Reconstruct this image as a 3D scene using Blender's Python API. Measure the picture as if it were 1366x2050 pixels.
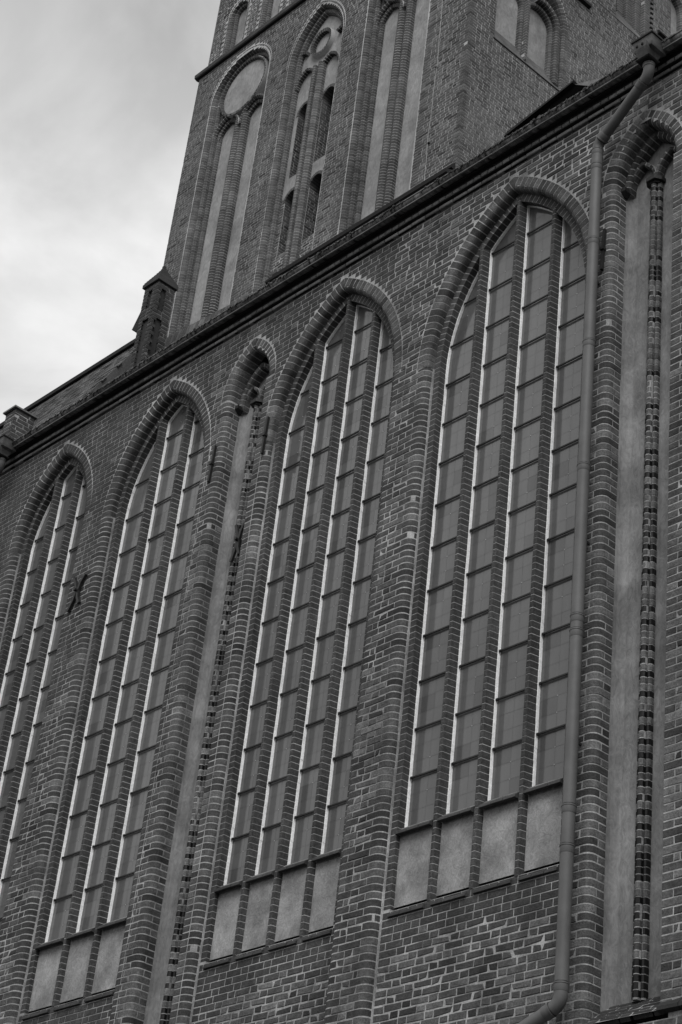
import bpy, math, random
from math import sin, cos, pi, sqrt, radians, acos, atan2
random.seed(7)
S = bpy.context.scene
for o in list(bpy.data.objects): bpy.data.objects.remove(o)
COL = S.collection
H = 1.6                                   # eye height: all z below are measured from the eye, H is added once

# ------------------------------------------------------------------ camera
F = 3933.72
R = ((0.6824892969924738, -0.32997894017609763, -0.6521673546958466),
     (0.7238142833296226, 0.42904581774824835, 0.5403818737899725),
     (0.10149503800060254, -0.8408528916005441, 0.5316626486299936))
D = 15.0
cam = bpy.data.cameras.new('camera'); co = bpy.data.objects.new('camera', cam); COL.objects.link(co)
cam.sensor_fit = 'VERTICAL'; cam.sensor_height = 36; cam.lens = F * 36 / 2050; cam.clip_end = 5000
from mathutils import Matrix, Vector
co.matrix_world = Matrix(((R[0][0], -R[0][1], -R[0][2], 0), (R[1][0], -R[1][1], -R[1][2], -D),
                          (R[2][0], -R[2][1], -R[2][2], H), (0, 0, 0, 1)))
S.camera = co
S.render.resolution_x = 682; S.render.resolution_y = 1024

# ------------------------------------------------------------------ world: overcast sky, black and white like the photograph
SUN_EL, SUN_AZ = 48, 40                    # azimuth measured from the wall's outward normal towards +X
w = bpy.data.worlds.new('World'); S.world = w; w.use_nodes = True
nt = w.node_tree; nt.nodes.clear()
def N(nt, t, **k):
    n = nt.nodes.new(t)
    for a, b in k.items():
        if a == 'inp':
            for i, v in b.items(): n.inputs[i].default_value = v
        else: setattr(n, a, b)
    return n
def Lk(nt, a, b): nt.links.new(a, b)
sky = N(nt, 'ShaderNodeTexSky', sky_type='NISHITA'); sky.sun_disc = False
sky.sun_elevation = radians(SUN_EL); sky.sun_rotation = radians(180 - SUN_AZ); sky.air_density = 1; sky.dust_density = 3
bw = N(nt, 'ShaderNodeRGBToBW'); Lk(nt, sky.outputs[0], bw.inputs[0])
tc = N(nt, 'ShaderNodeTexCoord'); mp = N(nt, 'ShaderNodeMapping'); mp.inputs['Scale'].default_value = (1, 1, 2.0)
Lk(nt, tc.outputs['Generated'], mp.inputs[0])
nz = N(nt, 'ShaderNodeTexNoise', inp={'Scale': 4.6, 'Detail': 7, 'Roughness': .52, 'Distortion': .5}); Lk(nt, mp.outputs[0], nz.inputs[0])
cr = N(nt, 'ShaderNodeValToRGB'); e = cr.color_ramp.elements
e[0].position = .34; e[0].color = (7.0, 7.0, 7.0, 1); e[1].position = .62; e[1].color = (11.2, 11.2, 11.2, 1); Lk(nt, nz.outputs[0], cr.inputs[0])
# heavier cloud deck higher up, bright low down
sx = N(nt, 'ShaderNodeSeparateXYZ'); Lk(nt, tc.outputs['Generated'], sx.inputs[0])
er = N(nt, 'ShaderNodeMapRange', inp={1: .645, 2: .76, 3: 1.0, 4: .52}); Lk(nt, sx.outputs[2], er.inputs[0])
mu = N(nt, 'ShaderNodeMixRGB', blend_type='MULTIPLY', inp={0: 1}); Lk(nt, cr.outputs[0], mu.inputs[1]); Lk(nt, er.outputs[0], mu.inputs[2])
mx = N(nt, 'ShaderNodeMixRGB', inp={0: .88}); Lk(nt, bw.outputs[0], mx.inputs[1]); Lk(nt, mu.outputs[0], mx.inputs[2])
bg = N(nt, 'ShaderNodeBackground', inp={1: .1}); Lk(nt, mx.outputs[0], bg.inputs[0])
ow = N(nt, 'ShaderNodeOutputWorld'); Lk(nt, bg.outputs[0], ow.inputs[0])
sl = bpy.data.lights.new('sun', 'SUN'); sl.energy = 2.6; sl.angle = radians(40); sl.color = (1, 1, 1)
so = bpy.data.objects.new('sun', sl); COL.objects.link(so)
sd = Vector((sin(radians(SUN_AZ)) * cos(radians(SUN_EL)), -cos(radians(SUN_AZ)) * cos(radians(SUN_EL)), sin(radians(SUN_EL))))
so.rotation_euler = sd.to_track_quat('Z', 'Y').to_euler()
S.view_settings.view_transform = 'Standard'; S.view_settings.look = 'None'; S.view_settings.exposure = 0; S.view_settings.gamma = 1
S.view_settings.use_curve_mapping = False
S.cycles.max_bounces = 5; S.cycles.diffuse_bounces = 3; S.cycles.glossy_bounces = 3

# ------------------------------------------------------------------ materials (all grey: the photograph is black and white)
def material(name, base=.1, amp=.35, scale=6.0, detail=6, rough=.85, bump=.15, bscale=40., stretch=(1, 1, 1), spec=.35,
             tone=False, fine=.25, dirt=0.0, dscale=1.2, metal=0, dist=0, streak=0):
    m = bpy.data.materials.new(name); m.use_nodes = True; t = m.node_tree; t.nodes.clear()
    geo = N(t, 'ShaderNodeNewGeometry'); mpp = N(t, 'ShaderNodeMapping'); mpp.inputs['Scale'].default_value = stretch
    Lk(t, geo.outputs['Position'], mpp.inputs[0])
    n1 = N(t, 'ShaderNodeTexNoise', inp={'Scale': scale, 'Detail': detail, 'Roughness': .6}); Lk(t, mpp.outputs[0], n1.inputs[0])
    n2 = N(t, 'ShaderNodeTexNoise', inp={'Scale': bscale, 'Detail': 4, 'Roughness': .65, 'Distortion': dist}); Lk(t, mpp.outputs[0], n2.inputs[0])
    r1 = N(t, 'ShaderNodeMapRange', inp={1: .3, 2: .7, 3: 1 - amp, 4: 1 + amp}); Lk(t, n1.outputs[0], r1.inputs[0])
    r2 = N(t, 'ShaderNodeMapRange', inp={1: .3, 2: .7, 3: 1 - fine, 4: 1 + fine}); Lk(t, n2.outputs[0], r2.inputs[0])
    ml = N(t, 'ShaderNodeMath', operation='MULTIPLY'); Lk(t, r1.outputs[0], ml.inputs[0]); Lk(t, r2.outputs[0], ml.inputs[1])
    m2 = N(t, 'ShaderNodeMath', operation='MULTIPLY'); Lk(t, ml.outputs[0], m2.inputs[0])
    if tone:
        at = N(t, 'ShaderNodeAttribute', attribute_name='tone'); Lk(t, at.outputs['Fac'], m2.inputs[1])
    else: m2.inputs[1].default_value = base
    out = m2.outputs[0]
    if dirt:
        n3 = N(t, 'ShaderNodeTexNoise', inp={'Scale': dscale, 'Detail': 5, 'Roughness': .6}); Lk(t, geo.outputs['Position'], n3.inputs[0])
        r3 = N(t, 'ShaderNodeMapRange', inp={1: .40, 2: .62, 3: 1.0, 4: 1 - dirt}); Lk(t, n3.outputs[0], r3.inputs[0])
        m3 = N(t, 'ShaderNodeMath', operation='MULTIPLY'); Lk(t, out, m3.inputs[0]); Lk(t, r3.outputs[0], m3.inputs[1]); out = m3.outputs[0]
    if streak:
        m4 = N(t, 'ShaderNodeMapping'); m4.inputs['Scale'].default_value = (2.6, 2.6, .22); Lk(t, geo.outputs['Position'], m4.inputs[0])
        n4 = N(t, 'ShaderNodeTexNoise', inp={'Scale': 1.3, 'Detail': 6, 'Roughness': .6}); Lk(t, m4.outputs[0], n4.inputs[0])
        r4 = N(t, 'ShaderNodeMapRange', inp={1: .38, 2: .62, 3: 1 + streak*.6, 4: 1 - streak}); Lk(t, n4.outputs[0], r4.inputs[0])
        m5 = N(t, 'ShaderNodeMath', operation='MULTIPLY'); Lk(t, out, m5.inputs[0]); Lk(t, r4.outputs[0], m5.inputs[1]); out = m5.outputs[0]
    cc = N(t, 'ShaderNodeCombineColor')
    for i in range(3): Lk(t, out, cc.inputs[i])
    b = N(t, 'ShaderNodeBsdfPrincipled'); Lk(t, cc.outputs[0], b.inputs['Base Color'])
    b.inputs['Roughness'].default_value = rough; b.inputs['Specular IOR Level'].default_value = spec; b.inputs['Metallic'].default_value = metal
    if bump:
        bp = N(t, 'ShaderNodeBump', inp={'Strength': bump, 'Distance': .01}); Lk(t, n2.outputs[0], bp.inputs['Height']); Lk(t, bp.outputs[0], b.inputs['Normal'])
    o = N(t, 'ShaderNodeOutputMaterial'); Lk(t, b.outputs[0], o.inputs[0])
    return m
M = {}
M['brick'] = material('fired_brick', tone=True, amp=.28, scale=11, fine=.42, bscale=48, bump=.8, rough=.85, dirt=.34, dscale=1.1, spec=.25, streak=.22)
M['tbrick'] = material('tower_brick', tone=True, amp=.22, scale=4, fine=.22, bscale=30, bump=.4, rough=.88, dirt=.30, dscale=.45, spec=.25, streak=.18)
M['black'] = material('black_glazed_brick', base=.006, amp=.3, rough=.38, bump=.15, spec=.22)
M['mortar'] = material('lime_mortar', base=.33, amp=.30, scale=5, fine=.30, bscale=60, bump=.6, rough=.95, streak=.2, dirt=.38, dscale=1.3, spec=.1)
M['tmortar'] = material('tower_mortar', base=.40, amp=.28, scale=2, fine=.15, bscale=30, bump=.3, rough=.95, dirt=.36, dscale=.5, spec=.1)
M['plaster'] = material('lime_plaster', base=.26, amp=.22, scale=2.6, fine=.24, bscale=14, bump=.8, rough=.95, stretch=(1, 1, .8), dirt=.36, dscale=2.6, spec=.1, dist=2.5)
M['nplaster'] = material('niche_plaster', base=.205, amp=.22, scale=2.0, fine=.22, bscale=12, bump=.7, rough=.95, stretch=(1, 1, .5), dirt=.34, dscale=1.6, spec=.1, dist=2, streak=.2)
M['tplaster'] = material('tower_plaster', base=.27, amp=.16, scale=1.2, fine=.22, bscale=9, bump=.5, rough=.95, stretch=(1, 1, .5), dirt=.28, dscale=1.0, spec=.1, dist=1.5)
M['putty'] = material('white_putty', base=.88, amp=.12, scale=5, fine=.16, bscale=30, bump=.3, rough=.7)
M['glass'] = material('dull_window_glass', tone=True, amp=.10, scale=1.2, fine=.05, bscale=4, bump=0, rough=.10, spec=.55, stretch=(3, 3, .6))
M['lead'] = material('lead_came', base=.10, amp=.1, rough=.4, bump=0)
M['iron'] = material('black_iron', base=.012, amp=.3, rough=.55, bump=.2)
M['zinc'] = material('stained_zinc_gutter', base=.13, amp=.95, scale=8, fine=.6, bscale=22, stretch=(1.8, .2, .08), rough=.6, bump=.2, spec=.4)
M['rim'] = material('zinc_gutter_rim', base=.12, amp=.35, scale=6, rough=.5, bump=0, spec=.5)
M['pipe'] = material('painted_pipe', base=.108, amp=.07, scale=3, fine=.05, bscale=40, rough=.55, bump=.04, spec=.22, dirt=.18, dscale=2.5, streak=.08)
M['hopper'] = material('weathered_hopper_metal', base=.045, amp=.6, scale=6, fine=.3, bscale=30, rough=.55, bump=.15, spec=.4)
M['tile'] = material('roof_tile', tone=True, amp=.3, scale=3, fine=.25, bscale=25, rough=.85, bump=.3)
M['dark'] = material('dark_roof_metal', base=.010, amp=.3, rough=.7, bump=.05, spec=.2)  # dark metal, also the painted shade under the cornice
M['tar'] = material('black_roofing', base=.003, amp=.2, rough=.95, bump=0, spec=.0)  # near-black colour stands in for the hood's shaded underside
M['moulded'] = material('sooty_moulded_brick', tone=True, amp=.4, scale=5, fine=.3, bscale=45, rough=.85, bump=.4, dirt=.5, dscale=2.5)
M['ground'] = material('cobbled_ground', base=.05, amp=.3, scale=1.5, fine=.3, bscale=8, rough=.9, bump=.3)
def brick_texture(name, frame_axis):
    m = bpy.data.materials.new(name); m.use_nodes = True; t = m.node_tree; t.nodes.clear()
    geo = N(t, 'ShaderNodeNewGeometry'); sp = N(t, 'ShaderNodeSeparateXYZ'); Lk(t, geo.outputs['Position'], sp.inputs[0])
    ad = N(t, 'ShaderNodeMath', operation='ADD'); Lk(t, sp.outputs[0], ad.inputs[0]); Lk(t, sp.outputs[1], ad.inputs[1])
    cb = N(t, 'ShaderNodeCombineXYZ'); Lk(t, ad.outputs[0], cb.inputs[0]); Lk(t, sp.outputs[2], cb.inputs[1])
    br = N(t, 'ShaderNodeTexBrick', inp={'Scale': 1, 'Mortar Size': .007, 'Brick Width': .28, 'Row Height': .0945, 'Bias': 0,
         'Color1': (.06, .06, .06, 1), 'Color2': (.085, .085, .085, 1), 'Mortar': (.2, .2, .2, 1)}); Lk(t, cb.outputs[0], br.inputs[0])
    b = N(t, 'ShaderNodeBsdfPrincipled', inp={'Roughness': .9}); Lk(t, br.outputs[0], b.inputs['Base Color'])
    o = N(t, 'ShaderNodeOutputMaterial'); Lk(t, b.outputs[0], o.inputs[0]); return m
M['farbrick'] = brick_texture('plain_brickwork', 0)

# ------------------------------------------------------------------ objects, parts, meshes
def proj(p):
    x, y, z = p[0], p[1] + D, p[2]
    a = R[0][0]*x + R[1][0]*y + R[2][0]*z; b = R[0][1]*x + R[1][1]*y + R[2][1]*z; c = R[0][2]*x + R[1][2]*y + R[2][2]*z
    if c <= .1: return (-9999, -9999, 1)
    return (a / c * F + 683, b / c * F + 1025, c)
def seen(p, m=60):
    u, v, c = proj(p); return -m < u < 1366 + m and -m < v < 2050 + m
WP = {}
def thing(name, loc, label, cat, group=None):
    o = bpy.data.objects.new(name, None); COL.objects.link(o); o.empty_display_size = .3
    o.location = (loc[0], loc[1], loc[2] + H); WP[o.name] = Vector(loc); o['label'] = label; o['category'] = cat
    if group: o['group'] = group
    return o
def part(name, parent, loc, label=None, kind=None):
    o = bpy.data.objects.new(name, None); COL.objects.link(o); o.empty_display_size = .2
    WP[o.name] = Vector(loc); o.parent = parent; o.location = Vector(loc) - WP[parent.name]
    if label: o['label'] = label
    if kind: o['kind'] = kind
    return o
def mesh_obj(name, verts, faces, mat, parent=None, tones=None, origin=None, label=None, kind=None, smooth=False):
    if not verts: return None
    if origin is None:
        n = len(verts); origin = Vector((sum(v[0] for v in verts) / n, sum(v[1] for v in verts) / n, sum(v[2] for v in verts) / n))
    origin = Vector(origin); ox, oy, oz = origin
    me = bpy.data.meshes.new(name); me.from_pydata([(v[0] - ox, v[1] - oy, v[2] - oz) for v in verts], [], faces)
    me.materials.append(mat if not isinstance(mat, str) else M[mat])
    if tones is not None:
        a = me.attributes.new('tone', 'FLOAT', 'FACE'); a.data.foreach_set('value', tones)
    if smooth:
        me.polygons.foreach_set('use_smooth', [True] * len(faces))
        try: me.set_sharp_from_angle(angle=radians(40))
        except Exception: pass
    o = bpy.data.objects.new(name, me); COL.objects.link(o); WP[o.name] = origin
    if parent: o.parent = parent; o.location = origin - WP[parent.name]
    else: o.location = origin + Vector((0, 0, H))
    if label: o['label'] = label
    if kind: o['kind'] = kind
    return o
class MB:
    def __init__(s): s.v = []; s.f = []; s.t = []
    def add(s, v, f, tone=0):
        n = len(s.v); s.v += v; s.f += [tuple(i + n for i in q) for q in f]; s.t += [tone] * len(f)
    def box(s, p0, p1, tone=0, fr=None):
        (a, b, c), (d, e, g) = p0, p1
        v = [(a, b, c), (d, b, c), (d, e, c), (a, e, c), (a, b, g), (d, b, g), (d, e, g), (a, e, g)]
        if fr: v = [fr(*q) for q in v]
        s.add(v, [(0, 1, 2, 3), (4, 5, 6, 7), (0, 1, 5, 4), (1, 2, 6, 5), (2, 3, 7, 6), (3, 0, 4, 7)], tone)
    def build(s, name, mat, parent=None, **k): return mesh_obj(name, s.v, s.f, mat, parent, tones=s.t, **k)
class Frame:                                # u along the face, d into the face, z up
    def __init__(s, o, U, Nn, Zv=(0, 0, 1)): s.o = o; s.U = U; s.N = Nn; s.Z = Zv
    def __call__(s, u, d, z):
        o, U, Nn, Z = s.o, s.U, s.N, s.Z
        return (o[0] + u*U[0] + d*Nn[0] + z*Z[0], o[1] + u*U[1] + d*Nn[1] + z*Z[1], o[2] + u*U[2] + d*Nn[2] + z*Z[2])
MAIN = Frame((0, 0, 0), (1, 0, 0), (0, 1, 0))
REG = {}                                    # loose pieces, sorted at the end into single objects and one remainder
def piece(name, parent, mat, v, f, tone, hidden=False, rank=0):
    REG.setdefault((name, mat), []).append((parent, v, f, tone, hidden, rank))
LIMIT = {}
def flush():
    tops = {}
    for (name, mat), L in REG.items():
        for i, (parent, v, f, tone, hidden, rank) in enumerate(L):
            root = parent
            while root.parent: root = root.parent
            n = len(v); c = (sum(p[0] for p in v)/n, sum(p[1] for p in v)/n, sum(p[2] for p in v)/n)
            sc = -1
            if not hidden:
                us = [proj(p) for p in v[:8]]
                u, vv, _ = proj(c)
                if 5 < u < 1361 and 5 < vv < 2045:
                    sc = (max(p[0] for p in us) - min(p[0] for p in us)) * (max(p[1] for p in us) - min(p[1] for p in us)) + rank
            tops.setdefault((name, root.name), []).append((sc, mat, i, c))
    rest = {}
    for (name, rn), T in tops.items():
        T.sort(key=lambda q: -q[0]); lim = LIMIT.get((name, rn), LIMIT.get(name, 296)); k = 0
        for sc, mat, i, c in T:
            parent, v, f, tone, hidden, rank = REG[(name, mat)][i]
            if sc > 0 and k < lim:
                k += 1; mesh_obj(name, v, f, mat, parent, tones=[tone] * len(f), origin=c)
            else:
                rest.setdefault((name, mat, parent.name), [parent, MB()])[1].add(v, f, tone)
    for (name, mat, pn), (parent, mb) in rest.items():
        nm = {'brick': 'brickwork', 'jamb_brick': 'jamb_brickwork', 'mullion_brick': 'mullion_brickwork', 'arch_brick': 'arch_brickwork',
              'column_brick': 'column_brickwork', 'roof_tile': 'roof_tiling', 'cornice_brick': 'cornice_brickwork'}.get(name, name + '_rows')
        mb.build(nm, mat, parent, kind='stuff')

# ------------------------------------------------------------------ noise helpers
def vnoise(x, y, s=1.0, seed=0):
    x *= s; y *= s; xi, yi = math.floor(x), math.floor(y); fx, fy = x - xi, y - yi
    fx = fx*fx*(3-2*fx); fy = fy*fy*(3-2*fy)
    def h(a, b):
        n = (a * 374761393 + b * 668265263 + seed * 974634) & 0xffffffff; n = ((n ^ (n >> 13)) * 1274126177) & 0xffffffff
        return ((n ^ (n >> 16)) & 0xffff) / 65535
    return (h(xi, yi)*(1-fx)+h(xi+1, yi)*fx)*(1-fy)+(h(xi, yi+1)*(1-fx)+h(xi+1, yi+1)*fx)*fy
def rnd(a): return random.uniform(-a, a)

# ------------------------------------------------------------------ brick shapes
BF = [(0, 1, 2, 3), (0, 4, 5, 1), (1, 5, 6, 2), (2, 6, 7, 3), (3, 7, 4, 0), (4, 8, 9, 5), (5, 9, 10, 6), (6, 10, 11, 7), (7, 11, 8, 4)]
def brick_verts(fr, u0, u1, z0, z1, d, depth, jit=.002, bev=.004):
    v = []
    j = [(rnd(jit), rnd(jit*.8), rnd(jit*.35) - .0012) for _ in range(4)]
    P4 = [(u0, z0), (u1, z0), (u1, z1), (u0, z1)]
    if jit > .004 and random.random() < .35:
        q = random.randrange(4); c_ = random.uniform(.008, .026); P4[q] = (P4[q][0] + (c_ if q in (0, 3) else -c_), P4[q][1] + (c_ if q < 2 else -c_)*.6)
    s = [(1, 1), (-1, 1), (-1, -1), (1, -1)]
    for (u, z), (a, b), (ju, jz, jd) in zip(P4, s, j): v.append(fr(u + a*bev + ju, d + jd, z + b*bev + jz))
    for (u, z), (a, b), (ju, jz, jd) in zip(P4, s, j): v.append(fr(u + ju, d + bev + jd, z + jz))
    for (u, z) in P4: v.append(fr(u, d + depth, z))
    return v
def sweep_piece(stations, caps=True):
    n = len(stations[0]); v = [p for st in stations for p in st]; f = []
    for k in range(len(stations) - 1):
        for i in range(n):
            a = k*n + i; b = k*n + (i+1) % n; f.append((a, b, b + n, a + n))
    if caps: f.append(tuple(range(n))); f.append(tuple((len(stations)-1)*n + i for i in range(n)))
    return v, f
def inset(prof, t):
    cx = sum(p[0] for p in prof)/len(prof); cy = sum(p[1] for p in prof)/len(prof); out = []
    for x, y in prof:
        dx, dy = cx - x, cy - y; l = math.hypot(dx, dy) or 1; out.append((x + dx/l*t, y + dy/l*t))
    return out
def path_line(fr, u, sgn):                  # jamb: outward offset o goes to u - sgn*o
    def st(prof, s): return [fr(u - sgn*o, d, s) for o, d in prof]
    return st
def path_arc(fr, cu, zs, w, sgn, Rr=None):  # pointed arch half; sgn=+1 is the left haunch
    Rr = Rr or 2*w; ax = cu - sgn*w + sgn*Rr
    def st(prof, a):
        out = []
        for o, d in prof:
            r = Rr + o; u = ax - sgn*r*cos(a); z = zs + r*sin(a)
            if (u - cu)*sgn > 0:
                u = cu; z = zs + sqrt(max(r*r - (ax-cu)**2, 0))
            out.append(fr(u, d, z))
        return out
    return st
def course(st, prof, s0, s1, joint, bev=.002, jit=0, ins=.002):
    jit *= .6
    a, b = s0 + joint/2, s1 - joint/2; pi_ = inset(prof, ins)
    if jit: dj, oj = rnd(jit), rnd(jit); prof = [(o+oj, d+dj) for o, d in prof]; pi_ = [(o+oj, d+dj) for o, d in pi_]
    return sweep_piece([st(pi_, a), st(prof, a + bev), st(prof, b - bev), st(pi_, b)])
def arch_angle(w, omax, Rr=None):
    Rr = Rr or 2*w; return acos(max(-1, (Rr - w) / (Rr + omax)))
def tone_old(): 
    r = random.random()
    if r < .15: return random.uniform(.028, .044)
    if r < .29: return random.uniform(.095, .14)
    return random.uniform(.050, .098)
def tone_new(): return random.uniform(.047, .060)

# row of facing bricks clipped to intervals
def wall_row(fr, z0, z1, intervals, d, name, parent, mat, off, agef, period=.43, hw=.30, joint=.014, depth=.06, tfun=None, S_=.288, cull=60, edge=False):
    for a, b in intervals:
        if b - a < .03: continue
        k = math.floor((a - off)/period) - 1; cuts = []
        while True:
            x0 = off + k*period
            if x0 > b: break
            cuts += [(x0, x0 + S_), (x0 + S_, x0 + period)]; k += 1
        segs = []
        for p, q in cuts:
            p = max(p, a); q = min(q, b)
            if q - p > .001: segs.append([p, q])
        i = 0
        while i < len(segs):
            if segs[i][1] - segs[i][0] < .07 and len(segs) > 1:
                if i > 0: segs[i-1][1] = segs[i][1]; segs.pop(i); continue
                else: segs[1][0] = segs[0][0]; segs.pop(0); continue
            i += 1
        for p, q in segs:
            zw = .007*(vnoise((p+q)/2*.9, z0*.45, 1, 21) - .5)*2*(fr is MAIN)*min(1, agef((p+q)/2, z0)*1.2)
            c = fr((p+q)/2, d, (z0+z1)/2)
            if not seen(c, cull): continue
            age = agef((p+q)/2, (z0+z1)/2)
            jo = joint*(1 + .5*age*random.random())/2; jit = .0012 + .0055*age
            v = brick_verts(fr, (p + jo) if p > a else (a - (.005 if edge else -jo*.4)), (q - jo) if q < b else (b + (.003 if edge else -jo*.6)), z0 + jo + zw + rnd(.003*age), z1 - jo + zw + rnd(.003*age), d - random.random()*.003*age, depth, jit, .003 + .004*age)
            t = tfun(age) if tfun else (tone_old() if random.random() < age else tone_new())
            piece(name, parent, mat, v, BF, t)

def fill_wall(fr, us, zs_, openings, d, name, parent, mat, mmat, agef, ph=.0945, z_off=0, cull=60, tfun=None, mortar_name='mortar_bed', corner=None, wave=.004, depth=.06):
    """openings: functions z -> (a, b) or None, called with the course index too"""
    mb = MB(); k0 = math.floor((zs_[0]-z_off)/ph); z = z_off + k0*ph; k = k0
    while z < zs_[1] - .02:
        za, zb = max(z, zs_[0]), min(z + ph, zs_[1])
        holes = []; mh = []
        for fn in openings:
            for r, lst in ((fn(za, zb, k, False), holes), (fn(za, zb, k, True), mh)):
                if r: lst.append(r)
        def minus(hs):
            out = []; x = us[0]
            for a, b in sorted(hs):
                if a > x: out.append((x, min(a, us[1])))
                x = max(x, b)
            if x < us[1]: out.append((x, us[1]))
            return [q for q in out if q[1] - q[0] > .01]
        iv = minus(holes)
        if corner and iv:
            if k % 2 and abs(iv[-1][1] - us[1]) < 1e-6 and corner.get('hi'): iv[-1] = (iv[-1][0], us[1] - corner['hi'])
            if not k % 2 and abs(iv[0][0] - us[0]) < 1e-6 and corner.get('lo'): iv[0] = (us[0] + corner['lo'], iv[0][1])
        off = (k % 2) * .215 + .05*sin(k*1.7) + (k % 5)*.011
        wall_row(fr, za, zb, iv, d, name, parent, mat, off, agef, cull=cull, tfun=tfun, depth=depth, edge=bool(corner))
        for a, b in minus(mh):
            aa, bb = a, b
            if corner and abs(b - us[1]) < 1e-6 and corner.get('hi'): bb = b - .006
            if corner and abs(a - us[0]) < 1e-6 and corner.get('lo'): aa = a + .006
            mb.add([fr(aa, d + .0045, za), fr(bb, d + .0045, za), fr(bb, d + .0045, zb), fr(aa, d + .0045, zb)], [(0, 1, 2, 3)])
        z += ph; k += 1
    return mb.build(mortar_name, mmat, parent, kind='stuff')

# ------------------------------------------------------------------ the long church wall
aisle = thing('church_wall', (-20, 0, -H), 'long dark brick church wall with four tall pointed windows and two narrow blind niches', 'church wall')
FACE = -.30; APEX = 18.58; SILL = 9.45; LOW = 8.41; BOT = 5.2; TOPW = 19.125
WIN = [
    dict(e=[-26.36, -25.745, -25.13], r=-24.62, mw=.10, label='leftmost tall window, cut off by the edge, three narrow lights'),
    dict(e=[-23.56, -22.80, -22.07], r=-21.43, mw=.11, label='second tall window from the left, three lights over three plaster panels'),
    dict(e=[-19.53, -18.90, -18.27, -17.64], r=-17.125, mw=.11, label='third tall window from the left, four lights over four plaster panels'),
    dict(e=[-16.149, -15.45, -14.78, -14.09], r=-13.52, mw=.11, label='rightmost and nearest tall window, four lights, its right edge behind the downpipe'),
]
NICHE = [dict(c=-20.375, w=.445, apex=18.56, label='narrow blind niche between two windows, black glazed bricks in its column'),
         dict(c=-12.475, w=.49, apex=18.50, label='narrow blind niche right of the downpipe with a banded central column')]
for q in WIN:
    q['w'] = (q['r'] - q['e'][0])/2; q['c'] = (q['r'] + q['e'][0])/2; q['zs'] = APEX - sqrt(3)*q['w']
for q in NICHE: q['zs'] = q['apex'] - sqrt(3)*q['w']; q['base'] = 6.70
def arch_half(w, zs, e, z):
    if z <= zs: return w + e
    r = 2*w + e; t = r*r - (z-zs)**2
    return sqrt(t) - w if t > w*w else None
EXT = {(0, 1): (.29, .41), (0, -1): (.29, .41), (1, 1): (.29, .41), (1, -1): (.29, .29), (2, 1): (.24, .24), (2, -1): (.29, .41), (3, 1): (.29, .41), (3, -1): (.26, .26)}
def win_open(q, wi, earch):
    def fn(za, zb, k, mortar):
        if mortar: h = arch_half(q['w'], q['zs'], .235, zb)
        else:
            if zb <= q['zs']: return (q['c'] - q['w'] - EXT[(wi, 1)][k % 2] - .01, q['c'] + q['w'] + EXT[(wi, -1)][k % 2] + .01)
            h = arch_half(q['w'], q['zs'], earch, za)
        if not h: return None
        if h <= 0: return None
        return (q['c'] - h, q['c'] + h)
    return fn
def niche_open(q, ni):
    def fn(za, zb, k, mortar):
        if zb <= q['base'] - .32: return None
        if mortar: h = arch_half(q['w'], q['zs'], .10, zb)
        elif zb <= q['zs']: return (q['c'] - q['w'] - (.15, .27)[k % 2], q['c'] + q['w'] + ((.145, .145), (.15, .27))[ni][k % 2])
        else: h = arch_half(q['w'], q['zs'], .205, za)
        if not h: return None
        return (q['c'] - h, q['c'] + h)
    return fn
def age_main(u, z):
    a = .95
    if z > 15.6 and u < -20.9: a = .12
    elif z > 17.2 and u < -17.2: a = .25
    elif z > 13.5 and u < -24: a = .35
    a += (vnoise(u, z, .5, 3) - .5)*.9
    return min(1, max(.05, a))
ops = [win_open(q, i, .322) for i, q in enumerate(WIN)] + [niche_open(q, i) for i, q in enumerate(NICHE)]
fill_wall(MAIN, (-29.4, -10.9), (BOT, TOPW), ops, FACE, 'brick', aisle, 'brick', 'mortar', age_main)

# jambs, arches, lights
def roll(o0, r, dface, ext, dback, n=5, dstart=None):
    pr = [(o0, dback if dstart is None else dstart)]
    for i in range(n + 1):
        a = i/n*pi/2; pr.append((o0 + r - r*cos(a), dface + r - r*sin(a)))
    pr += [(o0 + ext, dface), (o0 + ext, dback)]
    return pr
CZ = .0945
def jamb_stack(fr, u, sgn, z0, z1, profs, name, parent, mat, mmat, pitch, joint=.012, tfun=tone_new, hidden=False, jit=.0015, core=True, coreprof=None):
    st = path_line(fr, u, sgn); k = math.floor(z0/pitch); z = k*pitch
    while z < z1 - .01:
        a, b = max(z, z0), min(z + pitch, z1)
        if b - a > .03 and seen(st([(0, 0)], (a+b)/2)[0], 80):
            for pr in (profs[k % len(profs)] if isinstance(profs[0][0][0], tuple) else [profs[k % len(profs)]]):
                v, f = course(st, pr, a, b, joint, jit=jit); piece(name, parent, mat, v, f, tfun(), hidden)
        z += pitch; k += 1
def core_sweep(stf, prof, ss, name, parent, mat):
    v, f = sweep_piece([stf(prof, s) for s in ss]); return mesh_obj(name, v, f, mat, parent, tones=[0]*len(f))
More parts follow.
